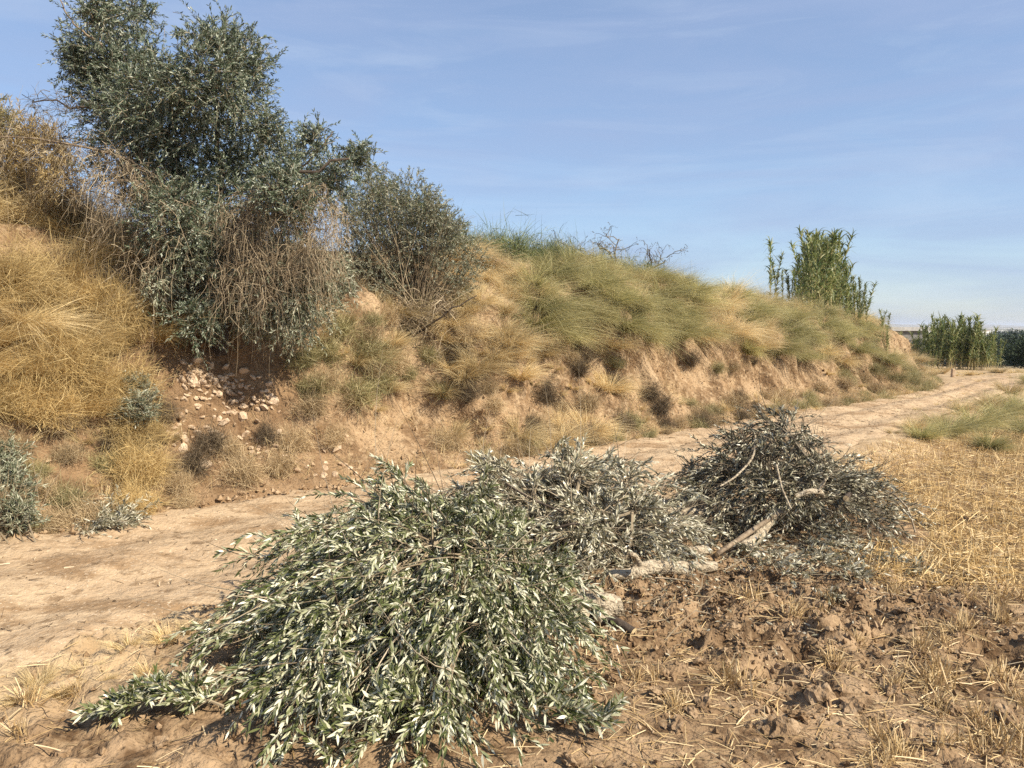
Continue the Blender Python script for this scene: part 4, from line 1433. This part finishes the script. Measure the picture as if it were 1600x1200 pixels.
def house(name, label, x, y, w, d, h, wall, roof, rz=0.0, zoff=0.0, ov=.15):
    z = float(gz(x, y)[0])
    root = empty(name, (x, y, z + zoff), label, 'building', None, rz)

    def bx(nm, x0, x1, y0, y1, z0, z1, mat, par=root):
        v = [(a, b, c) for c in (z0, z1) for b in (y0, y1) for a in (x0, x1)]
        q = [(0, 2, 3, 1), (4, 5, 7, 6), (0, 1, 5, 4), (1, 3, 7, 5), (3, 2, 6, 7), (2, 0, 4, 6)]
        return MB().add(v, q=q).obj(nm, M[mat], par)
    bx('wall', -w / 2, w / 2, -d / 2, d / 2, -1, h, wall)
    bx('roof', -w / 2 - ov, w / 2 + ov, -d / 2 - ov, d / 2 + ov, h + .003, h + .22, roof)
    for k in range(max(1, int(w / 3))):
        cx_ = -w / 2 + w * (k + .5) / max(1, int(w / 3))
        bx('window', cx_ - .45, cx_ + .45, -d / 2 - .03, -d / 2 + .04, h * .4, h * .75, 'dark_opening')
    return root


house('low_shed', 'low grey shed with a pale flat roof behind the end of the bank', 22.7, 46, 2.2, 3.0, 1.42 - float(gz(22.7, 46)[0]), 'dark_concrete', 'grey_concrete', .1)
house('white_farmhouse', 'long white farm building on the plain behind the lone reeds', 148, 240, 16, 9, 4.5, 'white_wall', 'white_wall', .2)
house('white_farmhouse', 'small white house far out on the plain', 250, 420, 12, 9, 5, 'white_wall', 'roof_tile', .3)
house('white_farmhouse', 'long pale shed at the foot of the distant hills', 330, 520, 26, 10, 5, 'white_wall', 'white_wall', -.2)
house('white_farmhouse', 'pale barn among the trees of the plain', 190, 360, 14, 9, 5, 'white_wall', 'roof_tile', .1)
# kerb stone by the culvert and a white marker
q = onz(1489, 585, 0)
m = bmesh.new()
bmesh.ops.create_cube(m, size=1)
for v in m.verts:
    v.co.x *= .13
    v.co.y *= .13
    v.co.z = v.co.z * .4 + .1
    if v.co.z > .2:
        v.co.x *= .8
        v.co.y *= .8
bmesh.ops.bevel(m, geom=m.edges[:], offset=.015, segments=1, affect='EDGES')
me = bpy.data.meshes.new('marker_post')
m.to_mesh(me)
me.materials.append(M['stone'])
o = link('marker_post', me)
o.location = (q[0], q[1], float(gz(q[0], q[1])[0]))
tag(o, 'short pale stone marker post at the road bend', 'post')
print('trees', round(time.time() - T0, 1))
# ------------------------------------------------------------------ stones, clods, straw
def rock_mesh(name, seed, sub, mat, flat=.65, rough=.28, nz=0.0):
    g = np.random.default_rng(seed)
    bm = bmesh.new()
    bmesh.ops.create_icosphere(bm, subdivisions=sub, radius=1)
    ax = nrm(g.normal(size=(5, 3)))
    cut = g.uniform(.55, .9, 5)
    for v in bm.verts:
        p = np.array(v.co)
        for a, c in zip(ax, cut):                      # chop flat facets
            d = p @ a
            if d > c:
                p = p - a * (d - c)
        p = p * (1 + g.normal() * rough * .35)
        if nz:
            p = p * (1 + nz * (fbm(np.array([p[0] * 2.3 + seed]), np.array([p[1] * 2.3 + p[2] * 1.9]), seed, 4)[0] - .5) * 2)
        p[2] *= flat
        v.co = p
    me = bpy.data.meshes.new(name)
    bm.to_mesh(me)
    bm.free()
    me.materials.append(M[mat])
    return me


ST = [rock_mesh('stone', 800 + k, 2 if k < 3 else 1, 'stone', .62, .25) for k in range(8)]
g5 = np.random.default_rng(801)
n_st = 0


def stone_at(px, py, r, label, group):
    global n_st
    h = hit(px, py)
    if h is None:
        return
    p, nn = h
    o = link('stone', ST[g5.integers(8)])
    n_st += 1
    s = r * g5.uniform(.75, 1.3)
    o.scale = (s * g5.uniform(.9, 1.45), s, s * g5.uniform(.8, 1.15))
    o.location = p - nn * s * .05
    o.rotation_euler = tuple(g5.normal(size=3) * [.5, .5, 3])
    tag(o, label, 'stone', group)


for k in range(125):
    t = g5.random()
    px, py = 285 + 135 * t + g5.normal() * 14, 588 + 42 * t + g5.normal() * 17
    stone_at(px, py, .026 + .034 * g5.random() ** 2, 'pale angular stone in the upper rubble band under the olive tree', 'stones of the upper rubble band')
for k in range(75):
    t = g5.random()
    px, py = 255 + 170 * t + g5.normal() * 12, 672 + 30 * t + g5.normal() * 20
    stone_at(px, py, .022 + .045 * g5.random() ** 2.5, 'pale stone in the lower scatter of rubble above the road', 'stones of the lower rubble scatter')
for k in range(26):
    stone_at(g5.uniform(430, 570), g5.uniform(680, 745), .042, 'loose pale stone on the bare slope beside the rubble', 'stones on the bare slope')
for (px, py, r) in ((330, 695, .085), (348, 700, .075), (285, 700, .07), (275, 680, .07), (525, 702, .09), (450, 700, .06), (300, 715, .06), (320, 725, .06)):
    stone_at(px, py, r, 'larger pale stone at the bottom of the rubble slope', 'larger stones at the rubble foot')

CL = [rock_mesh('earth_clod', 830 + k, 3, 'soil_crumb', .62, .16, .8) for k in range(6)]
CLODS = [(1215, 1145, .085, 'light lump of dry earth with a split face in the silt'), (1245, 1120, .05, 'earth clod resting behind the split earth lump'), (1285, 1090, .085, 'big dark clod standing out of the smooth silt'),
         (1330, 1105, .07, 'crumbly clod beside the big dark clod'), (1060, 1142, .05, 'small dark clod alone on the smooth silt'), (1500, 900, .07, 'flat pale clod at the edge of the stubble'),
         (1580, 1125, .06, 'flat clod lying among the loose straws'), (345, 1180, .045, 'small clod in the mud before the lying olive branch'), (250, 1165, .04, 'pale clod in the mud beside the lying olive branch')]
for (px, py, r, lb) in CLODS:
    q = onz(px, py)
    o = link('earth_clod', CL[g5.integers(6)])
    o.location = (q[0], q[1], float(gz(q[0], q[1])[0]) + r * .15)
    r *= .8
    o.scale = (r * 1.3, r, r)
    o.rotation_euler = tuple(g5.normal(size=3) * [.4, .4, 3])
    tag(o, lb, 'clod', 'single clods in the field')
for k in range(190):
    if k < 130:
        x, y = g5.normal(1.6, .8), g5.normal(4.75, .5)
    else:
        x, y = g5.uniform(-2.2, 3.2), g5.uniform(2.9, 4.2)
    if HA(np.array([x]), np.array([y]))[0] > 0 or y < 2.8:
        continue
    r = .014 + .034 * g5.random() ** 2
    o = link('earth_clod', CL[g5.integers(6)])
    o.location = (x, y, float(gz(x, y)[0]) + r * .2)
    o.scale = (r * 1.3, r, r)
    o.rotation_euler = tuple(g5.normal(size=3) * [.5, .5, 3])
    sz = 'tiny' if r < .018 else 'small' if r < .030 else 'fist-sized'
    where = 'beside the pale log' if x < 1.3 and y > 4.2 else 'before the dried heap' if y > 4.7 else 'in the churned soil near the stubble' if x > 2 else 'in the middle of the churned soil' if y > 4.2 else 'on the smooth silt' if x > 0 else 'in the mud by the lying branch'
    tag(o, '%s brown clod %s' % (sz, where), 'clod', 'small clods of the churned soil')

# loose crumbs
def crumbs(name, label, n, fx, mat, r0, r1):
    m = MB()
    x, y = fx(n)
    z = gz(x, y)
    r = r0 + (r1 - r0) * g5.random(n) ** 3
    oc = np.array([[1, 0, 0], [-1, 0, 0], [0, 1, 0], [0, -1, 0], [0, 0, 1], [0, 0, -1]], float)
    v = oc[None] * r[:, None, None] * g5.uniform(.5, 1.3, (n, 6, 1)) + g5.normal(size=(n, 6, 3)) * r[:, None, None] * .25
    v += np.stack([x, y, z + r * .25], 1)[:, None]
    f = np.array([[0, 2, 4], [2, 1, 4], [1, 3, 4], [3, 0, 4], [2, 0, 5], [1, 2, 5], [3, 1, 5], [0, 3, 5]])
    m.add(v, t=(f[None] + np.arange(n)[:, None, None] * 6))
    return tag(m.obj(name, M[mat]), label, 'soil', kind='stuff')


def churn(n):
    x = np.where(g5.random(n) < .7, g5.normal(1.6, .85, n), g5.uniform(-2.4, 4, n))
    y = np.where(g5.random(n) < .7, g5.normal(4.75, .55, n), g5.uniform(2.8, 5.5, n))
    return x, np.maximum(y, 2.75)


crumbs('soil_crumbs', 'loose brown crumbs of churned soil over the field', 16000, churn, 'soil_crumb', .003, .022)


def spread(n, x0, x1, y0, y1):
    return g5.uniform(x0, x1, n), y0 + (y1 - y0) * g5.random(n) ** 1.35


def straw_lying(name, label, x, y, L, w, mat, dz=.006, tiltz=.16):
    m = MB()
    n = len(x)
    a = g5.random(n) * 2 * math.pi
    D = nrm(np.stack([np.cos(a), np.sin(a), np.abs(g5.normal(size=n)) * tiltz], 1))
    P = np.stack([x, y, gz(x, y) + dz], 1)
    ribbons(m, P, D, L * g5.uniform(.35, 1.2, n), w * g5.uniform(.6, 1.3, n), .08, 2, side=nrm(np.stack([-np.sin(a), np.cos(a), g5.normal(size=n) * .5], 1)), g=g5, tip=.7)
    return tag(m.obj(name, M[mat]), label, 'straw', kind='stuff')


def straw_standing(name, label, x, y, H, w, mat):
    m = MB()
    n = len(x)
    D = nrm(g5.normal(size=(n, 3)) * .28 + [0, 0, 1])
    P = np.stack([x, y, gz(x, y) - .01], 1)
    ribbons(m, P, D, H * g5.uniform(.4, 1.2, n), w * g5.uniform(.7, 1.3, n), .05, 2, g=g5, tip=.8)
    return tag(m.obj(name, M[mat]), label, 'stubble', kind='stuff')


def goldzone(n):
    x, y = spread(n * 3, 2.0, 17, 5.2, 17)
    nd = near_dist(x, y)
    px = proj(np.stack([x, y, x * 0], 1))[0]
    k = (nd > .25 + g5.random(n * 3) * .5) & (px > 1285 + g5.normal(size=n * 3) * 22 + (y < 6.5) * (6.5 - y) * 55) & (px < 1850) & (HC(x, y) <= 0)
    return x[k][:n], y[k][:n]


x, y = goldzone(30000)
straw_lying('loose_straw', 'golden straw lying thick over the stubble field', x, y, .24, .0062, 'straw_gold', .012, .25)
x, y = goldzone(16000)
straw_standing('stubble', 'short golden stubble stalks standing in the field', x, y, .13, .0055, 'straw_gold')
x, y = spread(9500, -2.6, 4.6, 2.75, 6.2)
k = (HA(x, y) <= .02) & (near_dist(x, y) > .05) & (HB(x, y) <= 0) & (HC(x, y) <= 0) & ((x > .4) | (g5.random(9500) < .35)) & ((fbm(x * 1.4, y * 1.4, 91, 3) > .48) | (g5.random(9500) < .35))
straw_lying('field_straw', 'scattered pale straw bits over the brown mud', x[k], y[k], .13, .0042, 'straw', .006, .15)
# standing tufts of stubble in the mud
TF = []
for k in range(5):
    g = np.random.default_rng(860 + k)
    m = MB()
    n = 34
    P = np.stack([g.normal(size=n) * .035, g.normal(size=n) * .02, np.full(n, -.01)], 1)
    ribbons(m, P, nrm(g.normal(size=(n, 3)) * .33 + [0, 0, 1]), .15 * g.uniform(.4, 1.1, n), .0048, .08, 2, g=g, tip=.7)
    n = 16
    a = g.random(n) * 6.3
    ribbons(m, np.stack([np.cos(a) * .05, np.sin(a) * .05, np.full(n, .01)], 1), nrm(np.stack([np.cos(a), np.sin(a), g.random(n) * .35], 1)), .16 * g.uniform(.4, 1, n), .0045, .12, 2, g=g, tip=.7)
    TF.append(m.mesh('stubble_tuft', M['straw']))
tuft_at = [(1170, 935), (1400, 1080), (1450, 1070), (1490, 1000), (1520, 985), (1480, 1050), (1050, 1105), (1385, 1140), (1400, 1165), (1380, 1190), (1530, 1120), (1560, 1060), (1590, 1085), (1310, 1040), (1330, 1000), (1440, 975), (1575, 960), (1560, 1150),
           (1500, 1160), (1020, 1060), (1140, 1070), (1290, 950), (1420, 1020), (1600, 1030), (1550, 930), (1480, 930), (1590, 920), (1400, 920), (60, 1110), (110, 1100), (30, 1140), (1590, 1180), (1470, 1120), (1240, 960)]
for (px, py) in tuft_at:
    for j in range(1 if px < 200 else 2):
        q = onz(px + g5.normal() * 12, py + g5.normal() * 6)
        o = link('stubble_tuft', TF[g5.integers(5)])
        o.location = (q[0], q[1], float(gz(q[0], q[1])[0]))
        s = g5.uniform(.55, 1.05)
        o.scale = (s * 1.3, s, s)
        o.rotation_euler = (0, 0, g5.random() * 6)
        where = 'near the lying olive branch' if px < 200 else 'at the edge of the golden stubble' if py < 960 else 'on the smooth silt' if py > 1100 else 'beside the churned hollows' if px < 1350 else 'between mud and golden stubble'
        tag(o, '%s pale stubble tuft %s' % ('low' if s < .72 else 'bushy' if s < .88 else 'tall', where), 'stubble', 'stubble tufts in the mud')

# bits of leaf and twig dropped on the road and round the heaps
def road_pts(n, a, b):
    i = (g5.uniform(a, b, n) * (NR - 1)).astype(int)
    t = g5.uniform(.02, .98, n)
    j = np.clip(((t + .06) / 1.12 * 79).astype(int), 0, 79)
    return RX[i, j] if False else np.stack([RX[i, j, 0], RX[i, j, 1], rz[i, j]], 1)


p = road_pts(2600, .03, .5)
k = (fbm(p[:, 0] * 1.3, p[:, 1] * 1.3, 95, 3) > .52) | (g5.random(len(p)) < .22)
p = p[k]
m = MB()
n = len(p)
a = g5.random(n) * 6.3
ribbons(m, p + [0, 0, .006], nrm(np.stack([np.cos(a), np.sin(a), np.abs(g5.normal(size=n)) * .15], 1)), .10 * g5.random(n) ** 1.5 + .015, .007 * g5.uniform(.6, 1.8, n), .05, 2, g=g5, tip=.5)
oc = np.array([[1, 0, 0], [-1, 0, 0], [0, 1, 0], [0, -1, 0], [0, 0, 1], [0, 0, -1]], float)
q = road_pts(2200, .03, .85)
nq = len(q)
r = .003 + .012 * g5.random(nq) ** 4
v = oc[None] * r[:, None, None] * g5.uniform(.5, 1.3, (nq, 6, 1)) + (q + [0, 0, .002])[:, None]
f8 = np.array([[0, 2, 4], [2, 1, 4], [1, 3, 4], [3, 0, 4], [2, 0, 5], [1, 2, 5], [3, 1, 5], [0, 3, 5]])
m.add(v, t=(f8[None] + np.arange(nq)[:, None, None] * 6))
tag(m.obj('road_litter', M['litter']), 'dropped leaves, twig bits and grit on the dirt road', 'litter', kind='stuff')
m = MB()
n = 3200
x = np.concatenate([g5.normal(.6, .9, n // 2), g5.normal(2.2, .7, n // 2)])
y = np.concatenate([g5.normal(5.0, .5, n // 2), g5.normal(5.9, .4, n // 2)])
P = np.stack([x, y, gz(x, y) + .008], 1)
D = nrm(g5.normal(size=(n, 3)) * [1, 1, .25])
leaves(m, P, D, rdir(n, 1.5, g5), .045 * g5.uniform(.6, 1.2, n), .010)
tag(m.obj('leaf_litter', M['olive_wilt']), 'fallen olive leaves scattered on the soil round the heaps', 'litter', kind='stuff')
m = MB()
n = 520
x = np.concatenate([g5.normal(.9, .9, n // 2), g5.normal(2.2, .8, n // 2)])
y = np.concatenate([g5.normal(5.0, .45, n // 2), g5.normal(5.8, .5, n // 2)])
P = np.stack([x, y, gz(x, y) + .01], 1)
t = np.linspace(0, 1, 5)
D = nrm(g5.normal(size=(n, 3)) * [1, 1, .3])
c = P[:, None] + D[:, None] * (g5.uniform(.1, .4, n)[:, None] * t)[..., None] + np.cumsum(g5.normal(size=(n, 5, 3)) * [.015, .015, .006], axis=1)
c[..., 2] = np.maximum(c[..., 2], P[:, None, 2])
tubes(m, c, .0028 * (1.2 - t)[None] * g5.uniform(.6, 1.6, n)[:, None], sides=3)
tag(m.obj('fallen_twigs', M['twig']), 'thin broken twigs scattered on the churned soil', 'litter', kind='stuff')

# thatch of fine dry growth over the bank
def thatch(name, label, n, mat, sel, L, w, seed):
    g = np.random.default_rng(seed)
    i = g.integers(60, int(NS * .84), n)
    j = g.integers(6, 112, n)
    p = BP[i, j] + g.normal(size=(n, 3)) * .03
    px, py = BPX[i, j], BPY[i, j]
    k = sel(px, py, g) & (px > -250) & (px < 1500)
    p, i = p[k], i[k]
    nn = len(p)
    D = nrm(np.stack([-FN[i, 0] * .35, -FN[i, 1] * .35, np.full(nn, .7)], 1) + g.normal(size=(nn, 3)) * .5)
    m = MB()
    ribbons(m, p, D, L * g.uniform(.4, 1.2, nn), w * g.uniform(.6, 1.3, nn), .3 * g.random(nn), 2, g=g)
    return tag(m.obj(name, M[mat]), label, 'grass', kind='stuff')


def not_bare(px, py, g):
    keep = np.ones(len(px), bool)
    for a, b, c, d in [(1000, 590, 40, 24), (1040, 570, 26, 26), (1095, 605, 36, 26), (825, 640, 28, 23), (620, 625, 26, 33), (1185, 590, 30, 18), (560, 700, 60, 22), (650, 690, 45, 20), (1390, 530, 26, 38), (955, 640, 28, 20), (350, 610, 80, 34), (350, 690, 90, 22), (1150, 610, 22, 18)]:
        keep &= (((px - a) / c) ** 2 + ((py - b) / d) ** 2 > 1) | (g.random(len(px)) < .10)
    cl = fbm(px * .022, py * .03, 97, 3)
    return keep & (cl > .36 + .16 * g.random(len(px)))


thatch('bank_thatch', 'fine straw coloured dry grass matting the bank', 64000, 'tussock_straw', lambda px, py, g: not_bare(px, py, g) & (px > 200), .20, .0048, 901)
thatch('bank_weeds', 'brown dead weed stalks all over the bank', 30000, 'grass_brown', not_bare, .17, .005, 902)
thatch('gold_thatch', 'fine golden dry stalks over the near bank', 26000, 'grass_gold', lambda px, py, g: (px < 215) & (py < 680), .28, .0048, 903)

n = 9000
i = g5.integers(90, int(NS * .82), n)
j = (6 + 46 * g5.random(n) ** 1.6).astype(int)
pc = BP[i, j] + g5.normal(size=(n, 3)) * [.05, .05, 0]
ft = g5.random(n) < .3                                  # some have rolled to the foot
pc[ft, 0] = FC[i[ft], 0] - FN[i[ft], 0] * np.abs(g5.normal(size=ft.sum())) * .14
pc[ft, 1] = FC[i[ft], 1] - FN[i[ft], 1] * np.abs(g5.normal(size=ft.sum())) * .14
pc[ft, 2] = .012
r = .004 + .034 * g5.random(n) ** 5
v = oc[None] * r[:, None, None] * g5.uniform(.5, 1.3, (n, 6, 1)) + g5.normal(size=(n, 6, 3)) * r[:, None, None] * .2 + pc[:, None]
m = MB()
m.add(v, t=(f8[None] + np.arange(n)[:, None, None] * 6))
tag(m.obj('bank_crumbs', M['bank_crumb']), 'crumbled earth and grit along the foot of the bank', 'soil', kind='stuff')

# ------------------------------------------------------------------ air over the plain
bm = bmesh.new()
bmesh.ops.create_cube(bm, size=1)
for v in bm.verts:
    v.co.x *= 12500
    v.co.y *= 12500
    v.co.z = float(GZ.min()) - 1 if v.co.z < 0 else max(12.0, float(GZ.max()) + 1)
me = bpy.data.meshes.new('haze')
bm.to_mesh(me)
hz = bpy.data.materials.new('haze')
hz.use_nodes = True
hz.node_tree.nodes.remove(hz.node_tree.nodes['Principled BSDF'])
pv = hz.node_tree.nodes.new('ShaderNodeVolumePrincipled')
pv.inputs['Color'].default_value = (.80, .87, 1.0, 1)
pv.inputs['Density'].default_value = .5 / 2600
hz.node_tree.links.new(pv.outputs[0], hz.node_tree.nodes['Material Output'].inputs['Volume'])
me.materials.append(hz)
tag(link('haze', me), 'thin blue haze over the distant plain', 'haze', kind='stuff')
print('script', round(time.time() - T0, 1))
